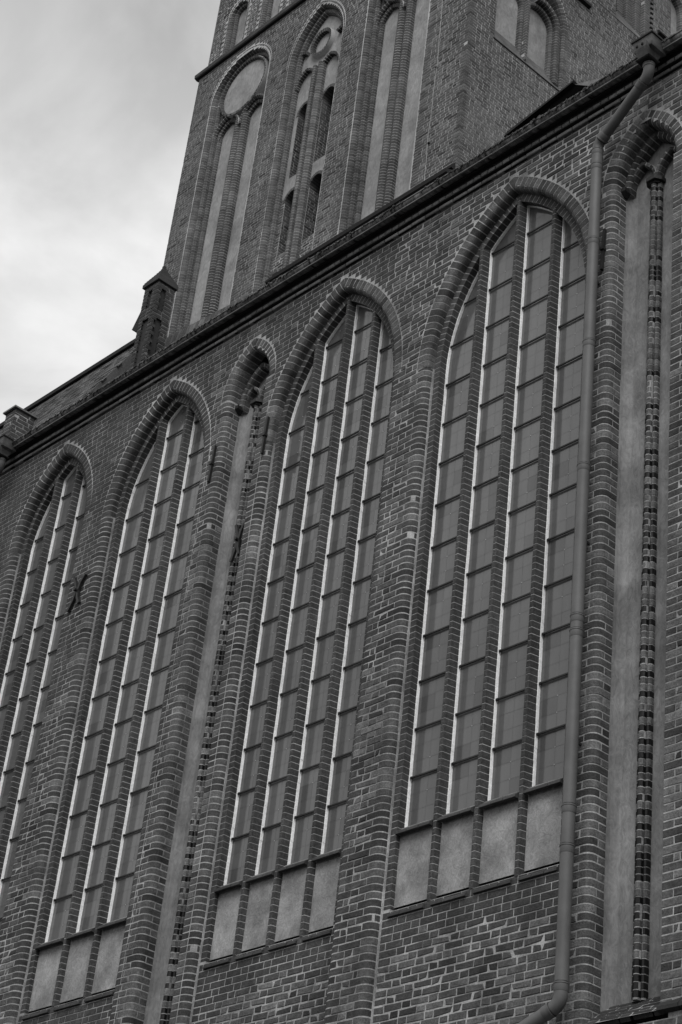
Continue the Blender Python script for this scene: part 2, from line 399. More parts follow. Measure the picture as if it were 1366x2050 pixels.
def arch_ring(fr, cu, zs, w, prof, parent, mat, mmat, thick=.1, name='arch_brick', joint=.014, tfun=tone_new, coreoff=.003, jit=.002, ang0=0, Rr=None, coreparts=None):
    om = max(p[0] for p in prof); A = arch_angle(w, om, Rr); rr = (Rr or 2*w) + om/2; n = max(2, round((A - ang0)*rr/thick))
    for sgn in (1, -1):
        st = path_arc(fr, cu, zs, w, sgn, Rr)
        for i in range(n):
            a0 = ang0 + (A-ang0)*i/n; a1 = ang0 + (A-ang0)*(i+1)/n
            v, f = course(st, prof, a0, a1, joint/rr, bev=.002/rr, jit=jit)
            piece(name, parent, mat, v, f, tfun())
        cp = [(o + coreoff, d + coreoff) for o, d in prof]; ss = [ang0 + (A-ang0)*i/(2*n) for i in range(2*n+1)]
        v, f = sweep_piece([st(cp, s) for s in ss])
        if coreparts is not None: coreparts.add(v, f)
def course_fix(): pass

ORD2 = [(0, -.044), (0, -.159), (.119, -.159), (.165, -.159), (.165, -.02), (.02, -.02)]
def rollp(ext): return [(.119, -.115), (.119, -.19)] + [(.225 - .106*cos(i/5*pi/2), -.194 - .106*sin(i/5*pi/2)) for i in range(6)] + [(ext, FACE), (ext, -.115)]
MULL = lambda mw: [(-mw/2, 0.0), (-mw/2, -.044), (-.029, -.168), (-.020, -.174), (.020, -.174), (.029, -.168), (mw/2, -.044), (mw/2, 0.0)]
MC = .0897
def sill_profile(fr, u0, u1, zb, parent, nb, name='sill_brick', front=-.195):
    zf = zb - .14
    for i in range(nb):
        a = u0 + (u1-u0)*i/nb + (.004 if i else 0); b = u0 + (u1-u0)*(i+1)/nb - .004
        j = rnd(.004); v = []
        for u in (a, b):
            for dd, zz in ((front + j, zf), (front + j + .004, zf + .030), (-.004, zb + .03), (-.004, zb - .06), (-.15, zf - .006)): v.append(fr(u, dd, zz))
        f = [(0, 1, 2, 3, 4), (5, 6, 7, 8, 9)] + [(i_, (i_+1) % 5, (i_+1) % 5 + 5, i_ + 5) for i_ in range(5)]
        piece(name, parent, 'moulded', v, f, random.uniform(.04, .055))
for wi, q in enumerate(WIN):
    wn = part('window', aisle, (q['c'], FACE, LOW), q['label'])
    uL, uR, w, c, zs = q['e'][0], q['r'], q['w'], q['c'], q['zs']
    hb = MB()
    core2 = [(.003, -.04), (.003, -.156), (.119, -.156), (.122, -.190)] + [(.225 - .103*cos(i/5*pi/2), -.194 - .103*sin(i/5*pi/2)) for i in range(6)] + [(.30, FACE + .004), (.30, -.02), (.02, -.02)]
    for sgn, u in ((1, uL), (-1, uR)):
        hid = sgn < 0
        jamb_stack(MAIN, u, sgn, LOW - .03, zs, [ORD2], 'jamb_brick', wn, 'brick', 'mortar', MC, hidden=hid, joint=.011)
        ag = age_main(u, 14) > .5
        jamb_stack(MAIN, u, sgn, BOT, zs, [rollp(e_) for e_ in EXT[(wi, sgn)]], 'jamb_brick', wn, 'brick', 'mortar', CZ, tfun=(lambda: tone_old() if random.random() < .75 else tone_new()) if wi > 1 else (lambda: tone_old() if random.random() < .4 else tone_new()), jit=.004, joint=.017, hidden=hid)
        v, f = sweep_piece([path_line(MAIN, u, sgn)(core2, z) for z in (BOT, zs)]); hb.add(v, f)
        for s_ in (0,):                      # thin skin of mortar in the re-entrant corner, a little uneven
            z = BOT
            while z < zs:
                h_ = random.uniform(.15, .5); x = rnd(.004)
                hb.box((u - sgn*(.119 + .002) , -.188 + x, z), (u - sgn*(.119 - .010 - abs(x)), -.150, min(z + h_, zs)), fr=MAIN); z += h_
    tf = tone_new if wi < 3 else (lambda: random.uniform(.045, .075))
    arch_ring(MAIN, c, zs, w, ORD2, wn, 'brick', 'mortar', thick=.098, coreparts=hb, tfun=tf)
    arch_ring(MAIN, c, zs, w, [(.119, -.115), (.119, -.228)] + [(.191 - .072*cos(i_/4*pi/2), -.228 - .072*sin(i_/4*pi/2)) for i_ in range(5)] + [(.315, FACE), (.315, -.115)], wn, 'brick', 'mortar', thick=.105, coreparts=hb, tfun=(tone_old if wi > 1 else tone_new), joint=.013, jit=.004)
    hb.build('jamb_mortar', 'mortar', wn, kind='stuff')
    # putty round the head of the opening
    pb = MB()
    for sgn in (1, -1):
        st = path_arc(MAIN, c, zs, w, sgn); A = arch_angle(w, .01); n = 22
        for i in range(n):
            j = rnd(.003); v, f = sweep_piece([st([(-.005+j, -.042), (.006, -.046), (.02, .01), (-.005+j, .01)], A*(i+t)/n) for t in (0, 1)]); pb.add(v, f)
    pb.build('head_putty', 'putty', wn)
    n = len(q['e']); rights = [q['e'][i+1] - q['mw'] for i in range(n-1)] + [uR]
    zt = lambda u: (zs + sqrt(max(0, (2*w)**2 - (abs(u - c) + w)**2))) if abs(u - c) < w else zs
    # mullions
    for i in range(1, n):
        mu_ = q['e'][i] - q['mw']/2; pr = MULL(q['mw']); st = path_line(MAIN, mu_, -1); top = zt(mu_) + .06
        z = LOW - .06; k = 0
        while z < top:
            b = min(z + MC, top); sh = rnd(.002)
            if seen(MAIN(mu_, -.1, z), 60):
                v, f = course(st, pr, z, b, .010, jit=.0015); piece('mullion_brick', wn, 'brick', v, f, tone_new() * random.uniform(.9, 1.08))
            z = b
        cp = inset(pr, .004); v, f = sweep_piece([st(cp, LOW - .06), st(cp, top)]); mesh_obj('mullion_mortar', v, f, 'mortar', wn, tones=[0]*len(f))
    # glazing, bars, putty, panels, sills of each light
    for i in range(n):
        a, b = q['e'][i], rights[i]; ztop = max(zt(a + .01), zt(b - .01), zt(min(max(c, a), b)))
        z = SILL; k = 0
        while z < ztop:
            z1 = min(z + .66, ztop + .02); nc = 2; nr = 3
            mb = MB(); cw = (b - a)/nc; chh = .66/nr; base = random.uniform(.084, .104) * (1.08 if wi < 2 else 1)
            for r_ in range(nr):
                za, zb = z + r_*chh, min(z + (r_+1)*chh, z1)
                if zb - za < .02: continue
                for cc_ in range(nc):
                    t = base * random.uniform(.96, 1.05) * (.76 if random.random() < .13 else 1)
                    u0, u1 = a + cc_*cw + .0015, a + (cc_+1)*cw - .0015
                    ty = 0
                    mb.add([MAIN(u0, 0 + ty, za + .0015), MAIN(u1, 0, za + .0015), MAIN(u1, 0 - ty, zb - .0015), MAIN(u0, 0, zb - .0015)], [(0, 1, 2, 3)], t)
                    if cc_ and r_ and zb - za > .1 and random.random() < .6:
                        s_ = .006; uu = a + cc_*cw; mb.box((uu - s_, -.004, za - s_), (uu + s_, .001, za + s_), tone=.30)
            mb.add([MAIN(a, .004, z), MAIN(b, .004, z), MAIN(b, .004, z1), MAIN(a, .004, z1)], [(0, 1, 2, 3)], base*1.15)
            mb.build('window_pane', 'glass', wn)
            if k:
                bb = MB(); zz = z + rnd(.006); u0 = a; bb.box((a + .008, -.034, zz - .010), (b - .008, -.016, zz + .010)); bb.box((a + .012, -.038, zz - .015), (a + .045, -.014, zz + .013)); bb.build('saddle_bar', 'iron', wn)
            # putty strip beside the mullion / jamb
            pt = MB(); zl = min(z1, max(zt(a + .01), z + .05)); 
            if zl > z + .03 and z < zt(a + .01):
                m_ = 4
                for s_ in range(m_):
                    z0_, z2_ = z + (zl - z)*s_/m_, z + (zl - z)*(s_+1)/m_; j = rnd(.002)
                    pt.box((a - .004, -.045 + j, z0_), (a + .007 + j, .0, z2_))
                pt.build('putty_strip', 'putty', wn)
            zl = min(z1, zt(b - .01))
            if zl > z + .05:
                pt = MB(); pt.box((b - .007, -.043, z), (b + .004, .0, zl)); pt.build('putty_strip', 'putty', wn)
            z += .66; k += 1
        nx, nzq = 10, 12; pb = MB()
        gv = [MAIN(a + (b-a)*ix/nx, -.098 + rnd(.002), LOW + .0 + (SILL - LOW - .03)*iz/nzq) for iz in range(nzq+1) for ix in range(nx+1)]
        pb.add(gv, [(iz*(nx+1)+ix, iz*(nx+1)+ix+1, (iz+1)*(nx+1)+ix+1, (iz+1)*(nx+1)+ix) for iz in range(nzq) for ix in range(nx)])
        if seen(MAIN(a, 0, SILL - .5), 60) or seen(MAIN(b, 0, SILL), 60): pb.build('plaster_panel', 'plaster', wn)
        sill_profile(MAIN, a + .004, b - .004, SILL, wn, 3); sill_profile(MAIN, a + .004, b - .004, LOW, wn, 3)
    # infill under the sills, flush with the inner order
    fill_wall(MAIN, (uL - .117, uR + .117), (BOT, LOW - .06), [], -.159, 'brick', wn if False else aisle, 'brick', 'mortar',
              lambda u, z: .08 if z > 7.85 + .15*sin(u*2) else .9, z_off=LOW - .06, mortar_name='mortar_bed')

# blind niches
def band_tone(k): return k
for ni, q in enumerate(NICHE):
    nn = part('blind_niche', aisle, (q['c'], FACE, q['base']), q['label'])
    c, w, zs, base = q['c'], q['w'], q['zs'], q['base']; r = .095
    def rp(ext, d1=-.05): return [(0, d1), (0, FACE + r)] + [(r - r*cos(i/4*pi/2), FACE + r - r*sin(i/4*pi/2)) for i in range(5)] + [(ext, FACE), (ext, d1)]
    A_, B_ = [rp(.14)], [rp(.26, -.175), [(0, -.045), (0, -.160), (.1, -.160), (.1, -.045)]]
    hb = MB(); corep = [(.003, .0), (.003, FACE + r)] + [(r - (r-.003)*cos(i/4*pi/2), FACE + r - (r-.003)*sin(i/4*pi/2)) for i in range(5)] + [(.16, FACE + .004), (.16, 0)]
    for sgn in (1, -1):
        u = c - sgn*w
        SQ = lambda ext: [(0, -.05), (0, FACE + .004), (.004, FACE), (ext, FACE), (ext, -.05)]
        jamb_stack(MAIN, u, sgn, base - .25, zs, [A_, B_] if sgn > 0 else [[SQ(.14)], [SQ(.14 if ni == 0 else .26)]], 'jamb_brick', nn, 'brick', 'mortar', CZ, tfun=lambda: tone_old()*1.08, jit=.004, joint=.017, hidden=sgn < 0)
        v, f = sweep_piece([path_line(MAIN, u, sgn)(corep if sgn > 0 else [(.003, .0), (.003, FACE + .004), (.14, FACE + .004), (.14, 0)], z) for z in (base - .25, zs)]); hb.add(v, f)
    arch_ring(MAIN, c, zs, w, [(p[0] if p[0] < .12 else .195, p[1]) for p in rp(.19)], nn, 'brick', 'mortar', thick=.10, coreparts=hb, tfun=tone_old, joint=.017, jit=.004)
    hb.build('jamb_mortar', 'mortar', nn, kind='stuff')
    # plaster back with a coved left and right edge
    pv = MB(); PD = .075; pr = [(-w, -.05), (-w + .012, .0), (-w + .04, .045), (-w + .10, PD), (-.25, PD + .004), (0, PD), (.25, PD + .004), (w - .10, PD), (w - .04, .045), (w - .012, 0), (w, -.05)]
    zz = [base - .05 + (q['apex'] + .05 - base)*i/60 for i in range(61)]
    g = [MAIN(c + p, d_ + rnd(.002), z_) for z_ in zz for p, d_ in pr]; m_ = len(pr)
    pv.add(g, [(i*m_+j, i*m_+j+1, (i+1)*m_+j+1, (i+1)*m_+j) for i in range(60) for j in range(m_-1)])
    pv.build('plaster_back', 'nplaster', nn)
    # column
    cap = 17.70; cu = c - (.075 if ni == 0 else .05)
    colp = [(-.085, .07), (-.088, .025), (-.078, .004), (-.055, -.004), (-.038, .006), (-.036, -.03), (-.022, -.048), (.0, -.054), (.022, -.048), (.036, -.03), (.038, .006), (.055, -.004), (.078, .004), (.088, .025), (.085, .07)]
    st = path_line(MAIN, cu, -1); z = base + .02; k = 0
    while z < cap - .05:
        b = z + .083; blk = (k % 2 == 0 and random.random() < (.8 if ni else .92)) or random.random() < .12
        zone = sin(z*1.3 + ni) > .93 and random.random() < .8
        if zone: blk = False
        if seen(MAIN(cu, 0, z), 60):
            v, f = course(st, colp, z, b, .012, jit=.004)
            piece('column_brick', nn, 'black' if blk else 'brick', v, f, random.uniform(.07, .15))
        z = b; k += 1
    cp = [(o*.965, d + .003) for o, d in colp]; v, f = sweep_piece([st(cp, base), st(cp, cap)]); mesh_obj('column_mortar', v, f, 'mortar', nn, tones=[0]*len(f))
    mb = MB()
    for i, (hw_, dd, za, zb) in enumerate(((.085, -.06, cap - .06, cap - .03), (.125, -.10, cap - .03, cap + .03))):
        v, f = sweep_piece([path_line(MAIN, cu, -1)([(-hw_, .07), (-hw_, -.01), (-hw_*.55, dd), (hw_*.55, dd), (hw_, -.01), (hw_, .07)], z_) for z_ in (za, zb)]); mb.add(v, f)
    mb.build('capital', 'iron', nn)
    for sgn in (1, -1):
        mb = MB(); u = c - sgn*w
        v, f = sweep_piece([[MAIN(u - sgn*.02, d_, z_), MAIN(u + sgn*s_, d_, z_), MAIN(u + sgn*s_, -.04, z_), MAIN(u - sgn*.02, -.04, z_)] for s_, d_, z_ in ((.02, -.10, cap - .09), (.07, -.16, cap - .03), (.07, -.16, cap + .03))]); mb.add(v, f)
        mb.build('corbel', 'iron', nn)
    # little tracery: two pointed arches and a ring
    hw_ = w/2 - .02
    for sc in (-1, 1):
        cc_ = c + sc*(w/2 - .01); t_ = [(0, .06), (0, -.02), (.015, -.05), (.055, -.058), (.07, .06)]
        core = MB(); arch_ring(MAIN, cc_, cap + .02, hw_ - .035, t_, nn, 'brick', 'mortar', thick=.09, coreparts=core, tfun=tone_old, joint=.014, name='tracery_brick', jit=.003)
        core.build('tracery_mortar', 'mortar', nn)
    core = MB(); arch_ring(MAIN, c, cap - .02, w - .075, [(0, .06), (0, -.05), (.02, -.085), (.075, -.10), (.10, .06)], nn, 'brick', 'mortar', thick=.095, coreparts=core, tfun=lambda: random.uniform(.035, .08), joint=.014, name='tracery_brick', jit=.003)
    core.build('tracery_mortar', 'mortar', nn)
    # sloping sill of dark brick
    sf = Frame((0, PD, base), (1, 0, 0), (0, .64, .77), (0, -.77, -.64) )
    sf = Frame((0, .07, base + .03), (1, 0, 0), (0, .62, -.78), (0, -.78, -.62))
    mb = MB(); mb.add([sf(c - w - .05, .004, 0), sf(c + w + .05, .004, 0), sf(c + w + .05, .004, .485), sf(c - w - .05, .004, .485)], [(0, 1, 2, 3)]); mb.build('sill_mortar', 'mortar', nn)
    for k in range(5):
        wall_row(sf, k*.098, k*.098 + .094, [(c - w - .06 - .03*k, c + w + .02 + .015*k)], 0, 'sill_brick', nn, 'moulded', (k % 2)*.2 + .1, lambda u, z: .6, tfun=lambda a: random.uniform(.022, .04), joint=.014)
# water-table ledge at the lower right
mb = MB()
for x in range(8):
    a = -11.98 + x*.27
    v, f = sweep_piece([[MAIN(u, -.30, 6.50), MAIN(u, -.36, 6.44), MAIN(u, -.365, 6.40), MAIN(u, -.30, 6.38)] for u in (a, a + .26)]); piece('ledge_brick', aisle, 'moulded', v, f, .03)
# ------------------------------------------------------------------ cornice under the gutter
XA, XB = -29.6, -10.6
def cornice_rows():
    rows = [(19.118, 19.185, -.345, .15), (19.205, 19.275, -.395, .15)]
    for i, (za, zb, d, tn) in enumerate(rows):
        u = XA + random.random()*.2
        while u < XB:
            l = .285 if i != 1 else .14
            if seen(MAIN(u, d, za), 60):
                v = brick_verts(MAIN, u + .006, u + l - .006, za + .003, zb - .003, d - rnd(.003), -d - .1, .003, .009)
                f = BF; piece('cornice_brick', aisle, 'moulded', v, f, tn*random.uniform(.7, 1.3))
            u += l
    mb = MB()
    mb.box((XA, -.333, 19.121), (XB, 0, 19.195)); mb.box((XA, -.382, 19.198), (XB, 0, 19.285)); mb.box((XA, -.375, 19.284), (XB, 0, 19.42))
    mb.build('cornice_bed', 'dark', aisle)  # bed coloured black to paint in the shade of the soffits
cornice_rows()
mb = MB(); mb.box((XA, -.43, 19.335), (XB, .3, 19.352)); mb.build('eaves_board', 'dark', aisle)  # board kept black, soffit shade put into its colour
# back-up masonry so the wall is solid
mb = MB(); mb.box((-60, .10, -H), (6, 2.5, 19.4)); mb.build('wall_core', 'farbrick', aisle)
mb = MB(); mb.box((-60, FACE + .012, -H), (6, .1, BOT)); mb.box((-60, FACE, BOT), (-29.4, .1, 19.42)); mb.box((-10.9, FACE, BOT), (6, .1, 19.42))
mb.build('plain_brickwork', 'farbrick', aisle)

# ------------------------------------------------------------------ gutter
gut = thing('roof_gutter', (-20, -.6, 19.3), 'long stained metal gutter running along the top of the brick wall', 'gutter')
GR = .088; GY = -.49; GZ = 19.425; GS = .82
def gutter():
    x = XA; k = 0
    while x < XB - .1:
        L = 1.98; a, b = x, min(x + L, XB); n = 8; sag = [rnd(.006) for _ in range(2)]
        v = []; f = []; prof = [(-(GR)*cos(t), -(GR)*sin(t)) for t in [i/10*pi for i in range(11)]] + [((GR-.006)*cos(t), -(GR-.006)*sin(t)) for t in [i/10*pi for i in range(11)]]
        for i in range(n + 1):
            u = a + (b-a)*i/n; dz = .006*sin(u*2.3) + .004*sin(u*5.1)
            for p, z_ in prof: v.append(MAIN(u, GY + p, GZ + z_*GS + dz))
        m = len(prof)
        for i in range(n):
            for j in range(m): f.append((i*m+j, i*m+(j+1) % m, (i+1)*m+(j+1) % m, (i+1)*m+j))
        mesh_obj('gutter_length', v, f, 'zinc', gut, tones=[0]*len(f), smooth=True)
        mb = MB(); mb.box((a, GY - GR - .012, GZ - .004), (b, GY - GR + .006, GZ + .012)); mb.build('gutter_rim', 'rim', gut)
        mb = MB(); mb.box((a, GY + .005 - .06, GZ - GR*GS - .014), (b, GY - .03, GZ - GR*GS + .008)); mb.build('drip_edge', 'rim', gut)
        x += L; k += 1
    x = XA + .4
    while x < XB:
        mb = MB()
        v, f = sweep_piece([[MAIN(u, GY - (GR+.006)*cos(t), GZ - (GR+.006)*GS*sin(t)) for t in [i/8*pi for i in range(9)]] + [MAIN(u, GY + (GR+.001)*cos(t), GZ - (GR+.001)*GS*sin(t)) for t in [i/8*pi for i in range(9)]] for u in (x, x + .03)])
        mb.add(v, f); mb.box((x, GY - GR - .025, GZ + .0), (x + .035, GY - GR + .03, GZ + .03)); mb.build('gutter_bracket', 'iron', gut); x += .93 + rnd(.02)
gutter()
mb = MB()                                   # moss and grit caught along the rim
x = XA
while x < XB:
    if vnoise(x, 0, .9, 4) > .42:
        h = random.uniform(.008, .040); w_ = random.uniform(.012, .05); y = GY - GR + rnd(.006); z = GZ + .008
        mb.add([MAIN(x - w_, y - .012, z), MAIN(x + w_, y - .010, z), MAIN(x, y + .03, z), MAIN(x + rnd(.02), y + rnd(.01), z + h), MAIN(x + rnd(.03), y - .022, z - random.uniform(.01, .07))], [(0, 1, 3), (1, 2, 3), (2, 0, 3), (0, 1, 4)], random.uniform(.015, .06))
    x += random.uniform(.015, .05)
mb.build('moss', 'moulded', gut, kind='stuff')

# ------------------------------------------------------------------ downpipes with hopper heads
def tube(pts, r, n=20, cap=True):
    pts = [Vector(p) for p in pts]; rings = []; up = Vector((.3, 1, .1)).normalized()
    for i, p in enumerate(pts):
        t = (pts[min(i+1, len(pts)-1)] - pts[max(i-1, 0)]).normalized(); a = t.cross(up).normalized(); b = t.cross(a)
        rr = r[i] if isinstance(r, list) else r
        rings.append([tuple(p + a*rr*cos(2*pi*k/n) + b*rr*sin(2*pi*k/n)) for k in range(n)])
    return sweep_piece(rings, cap)
def bend(p0, p1, p2, rr, n=8):              # points of a rounded corner at p1
    p0, p1, p2 = Vector(p0), Vector(p1), Vector(p2); a = p1 + (p0-p1).normalized()*rr; b = p1 + (p2-p1).normalized()*rr
    return [tuple(a*(1-t)**2 + p1*2*t*(1-t) + b*t*t) for t in [i/n for i in range(n+1)]]
def hopper(x, y, root, z=19.30):
    hp = MB()
    def ring(hw, hd, zz, dy=0): return [(x - hw, y - hd + dy, zz), (x + hw, y - hd + dy, zz), (x + hw, y + hd, zz), (x - hw, y + hd, zz)]
    v, f = sweep_piece([ring(.165, .17, z + .16), ring(.16, .165, z + .13), ring(.15, .155, z + .02), ring(.145, .15, z - .02), ring(.09, .09, z - .06)]); hp.add(v, f)
    hp.build('hopper_head', 'hopper', root)
    mb = MB(); v, f = sweep_piece([ring(.18, .185, z + .155), ring(.185, .19, z + .175)]); mb.add(v, f); mb.build('hopper_rim', 'iron', root)
    mb = MB(); v, f = sweep_piece([ring(.10, .16, z + .03), ring(.10, .15, z - .05), ring(.065, .075, z - .20)]); mb.add([(a, b - .05, c) for a, b, c in v], f); mb.build('hopper_spout', 'hopper', root)
    mb = MB(); v, f = sweep_piece([ring(.10, .10, z - .205), ring(.115, .115, z - .19), ring(.115, .115, z - .18)]); mb.add([(a, b - .05, c) for a, b, c in v], f); mb.build('hopper_flange', 'iron', root)
    for sx_ in (-.05, .04):
        mb = MB(); mb.box((x + sx_ - .014, y - .222, z - .02), (x + sx_ + .014, y - .19, z + .008)); mb.build('hopper_slot', 'dark', root)
PR = .074
def downpipe(dx, label, collars, low_end=True):
    root = thing('downpipe', (-13.15 + dx, -.45, 6.6), label, 'drainpipe', 'downpipes of the roof gutter')
    hx = -12.14 + dx; top = (hx, -.64, 19.10); e1 = (hx, -.62, 18.93); e2 = (-13.15 + dx, -.45, 18.40); bot = (-13.15 + dx, -.45, 6.80)
    hopper(hx, -.62, root)
    def pp(name, pts, r=PR):
        v, f = tube(pts, r); mesh_obj(name, v, f, 'pipe', root, tones=[0]*len(f), smooth=True)
    b1 = bend(top, e1, e2, .13); b2 = bend(e1, e2, bot, .09)
    pp('pipe_elbow', [top] + b1); pp('pipe_length', [b1[-1], b2[0]], PR*.97); pp('pipe_elbow', b2)
    zs_ = [18.29] + collars + [6.80]
    for i in range(len(zs_) - 1): pp('pipe_length', [(-13.15 + dx, -.45, zs_[i]), (-13.15 + dx, -.45, zs_[i+1])], PR*(.99 if i % 2 else 1.0))
    def collar(p, t, L=.10, k=1.10):
        p = Vector(p); t = Vector(t).normalized()
        v, f = tube([p - t*.0, p + t*.004, p + t*.018, p + t*.022, p + t*(L-.01), p + t*L], [PR*1.0, PR*1.14, PR*1.14, PR*1.07, PR*1.07, PR*1.0]); mesh_obj('pipe_collar', v, f, 'pipe', root, tones=[0]*len(f), smooth=True)
        v, f = tube([p - t*.010, p + t*.001], [PR*1.03, PR*1.10]); mesh_obj('collar_gap', v, f, 'iron', root, tones=[0]*len(f), smooth=True)
    for z_ in [18.31] + collars + [6.86]: collar((-13.15 + dx, -.45, z_), (0, 0, -1))
    d1 = Vector(e2) - Vector(e1); collar(Vector(b1[-1]), d1); collar(Vector(b2[0]), -d1); collar(Vector(top) + Vector((0, 0, -.02)), (0, 0, -1), .05)
    lo = (-13.62 + dx, -.52, 6.42); mid = (-13.15 + dx, -.45, 6.64); b3 = bend(bot, mid, lo, .11)
    pp('pipe_elbow', [bot] + b3); collar(b3[-1], Vector(lo) - Vector(mid)); far = Vector(lo) + (Vector(lo) - Vector(mid))*.6
    b4 = bend(mid, tuple(far), (far[0], far[1], 5), .1); pp('pipe_length', [b3[-1]] + b4 + [(far[0], far[1], -H + .02)], PR*.98)
    for z_ in (16.1, 12.2, 9.6):
        mb = MB(); mb.box((-13.15 + dx - .012, -.45, z_), (-13.15 + dx + .012, FACE + .01, z_ + .03)); mb.build('pipe_bracket', 'iron', root)
    return root
downpipe(0, 'smooth grey downpipe with a square hopper head, left of the right-hand niche', [18.05, 16.76, 15.11, 13.25, 11.18, 10.99, 8.83, 8.37])
downpipe(-14.93, 'downpipe head cut off by the left edge, hopper beside the small chimney', [18.05, 16.76, 15.11, 13.25, 11.18, 8.83])

# ------------------------------------------------------------------ iron wall anchors
def bar(mb, pts, hw=.02, d0=-.36, d1=-.315):
    v = []; 
    for i, (u, z) in enumerate(pts):
        a = pts[max(i-1, 0)]; b = pts[min(i+1, len(pts)-1)]; l = math.hypot(b[0]-a[0], b[1]-a[1]); nx, nz_ = -(b[1]-a[1])/l*hw, (b[0]-a[0])/l*hw
        v.append([MAIN(u - nx, d0, z - nz_), MAIN(u + nx, d0, z + nz_), MAIN(u + nx, d1, z + nz_), MAIN(u - nx, d1, z - nz_)])
    vv, f = sweep_piece(v); mb.add(vv, f)
def cross_anchor(x, z, label, s=1, d0=-.36, d1=-.312):
    r = thing('wall_anchor', (x, FACE, z), label, 'wall anchor', 'iron anchors on the brick wall')
    mb = MB(); bar(mb, [(x - .17*s, z + .30), (x - .07*s, z + .14), (x - .02*s, z), (x - .07*s, z - .16), (x - .17*s, z - .34)], .024, d0, d1); mb.build('anchor_bar', 'iron', r)
    mb = MB(); bar(mb, [(x + .16*s, z + .26), (x + .06*s, z + .13), (x + .02*s, z), (x + .05*s, z - .15), (x + .12*s, z - .27)], .024, d0 - .003, d1 - .003); mb.build('anchor_bar', 'iron', r)
    mb = MB(); v, f = tube([(x, d0 - .05, z), (x, d0 + .16, z)], .028, 8); mb.add(v, f); mb.build('anchor_bolt', 'iron', r)
cross_anchor(-24.10, 15.42, 'black iron anchor of two crossed curved bars between the two leftmost windows')
cross_anchor(-20.12, 14.94, 'black iron cross anchor beside the banded column of the left niche', .6, -.24, -.20)
def straight_anchor(x, z, label, h=.66):
    r = thing('wall_anchor', (x, FACE, z), label, 'wall anchor', 'iron anchors on the brick wall')
    mb = MB(); bar(mb, [(x + .012, z + h/2), (x, z), (x - .012, z - h/2)], .018, -.345, -.305); mb.build('anchor_bar', 'iron', r)
    mb = MB(); mb.box((x - .03, -.365, z - .02), (x + .03, -.30, z + .02)); mb.build('anchor_wedge', 'iron', r)
straight_anchor(-20.96, 16.6, 'thin vertical iron bar on the wall left of the left niche')
straight_anchor(-19.71, 16.6, 'thin vertical iron bar on the wall right of the left niche')
straight_anchor(-13.09, 16.65, 'thin vertical iron bar half hidden beside the upper grey downpipe')

# ------------------------------------------------------------------ roof behind the gutter on the left
rb, rt = (0.05, 19.45), (3.0, 24.90)
L_ = math.hypot(rt[0]-rb[0], rt[1]-rb[1]); ry, rz_ = (rt[0]-rb[0])/L_, (rt[1]-rb[1])/L_
RF = Frame((0, rb[0], rb[1]), (1, 0, 0), (0, rz_, -ry), (0, ry, rz_))
mb = MB()
v = [(-60, rb[0], rb[1]), (-28.75, rb[0], rb[1]), (-28.75, rt[0], rt[1]), (-60, rt[0], rt[1]), (-60, 6, 19.45), (-28.75, 6, 19.45)]
mb.add(v, [(0, 1, 2, 3), (3, 2, 5, 4), (1, 5, 2), (0, 3, 4), (0, 4, 5, 1)], .07)
roof = mb.build('roof', 'tile', aisle, label='steep old tiled roof slope rising behind the gutter on the left')
k = 0; s = .05
while s < L_ - .1:
    u = -31.5 - (k % 2)*.1
    u = -36.0 - (k % 2)*.1
    while u < -28.9:
        if seen(RF(u, 0, s), 40):
            tt = random.uniform(.10, .16) if random.random() > .2 else random.uniform(.04, .07)
            tl = .015 + random.random()*.008
            v = [RF(u + .004, -tl, s), RF(u + .196, -tl, s), RF(u + .196, -.004, s + .19), RF(u + .004, -.004, s + .19), RF(u + .004, 0.004, s), RF(u + .196, .004, s)]
            piece('roof_tile', roof, 'tile', v, [(0, 1, 2, 3), (0, 1, 5, 4), (1, 2, 5), (0, 3, 4)], tt)
        u += .2 + rnd(.002)
    s += .155; k += 1
mb = MB(); mb.box((-60, rt[0] - .10, rt[1] - .02), (-28.72, rt[0] + .14, rt[1] + .08)); mb.build('ridge_capping', 'dark', roof)
# low roof behind the rest of the gutter
mb = MB(); mb.add([(-27.7, -.40, 19.48), (6, -.40, 19.48), (6, 8, 21.2), (-27.7, 8, 21.2)], [(0, 1, 2, 3)], .05); mb.build('low_roof', 'tile', aisle)
# sloping brick-on-edge coping at the foot of the tower
cp0, cp1 = (-28.17, 24.62), (-24.71, 24.34)
for i in range(34):
    t0, t1 = i/34, (i+1)/34 - .004
    a = (cp0[0] + (cp1[0]-cp0[0])*t0, cp0[1] + (cp1[1]-cp0[1])*t0 + .06*sin(i*.9)*.2); b = (cp0[0] + (cp1[0]-cp0[0])*t1, cp0[1] + (cp1[1]-cp0[1])*t1)
    v = [(a[0], 3, a[1]-.34), (b[0], 3, b[1]-.34), (b[0], 3.06, b[1]), (a[0], 3.06, a[1]), (a[0], 3.5, a[1]-.34), (b[0], 3.5, b[1]-.34), (b[0], 3.5, b[1]), (a[0], 3.5, a[1])]
    piece('coping_brick', aisle, 'moulded', v, [(0, 1, 2, 3), (4, 5, 6, 7), (0, 1, 5, 4), (1, 2, 6, 5), (2, 3, 7, 6), (3, 0, 4, 7)], random.uniform(.06, .13))
mb = MB(); mb.box((-28.2, 3.05, 20), (-24.6, 3.45, 24.1)); mb.build('coping_wall', 'farbrick', aisle)

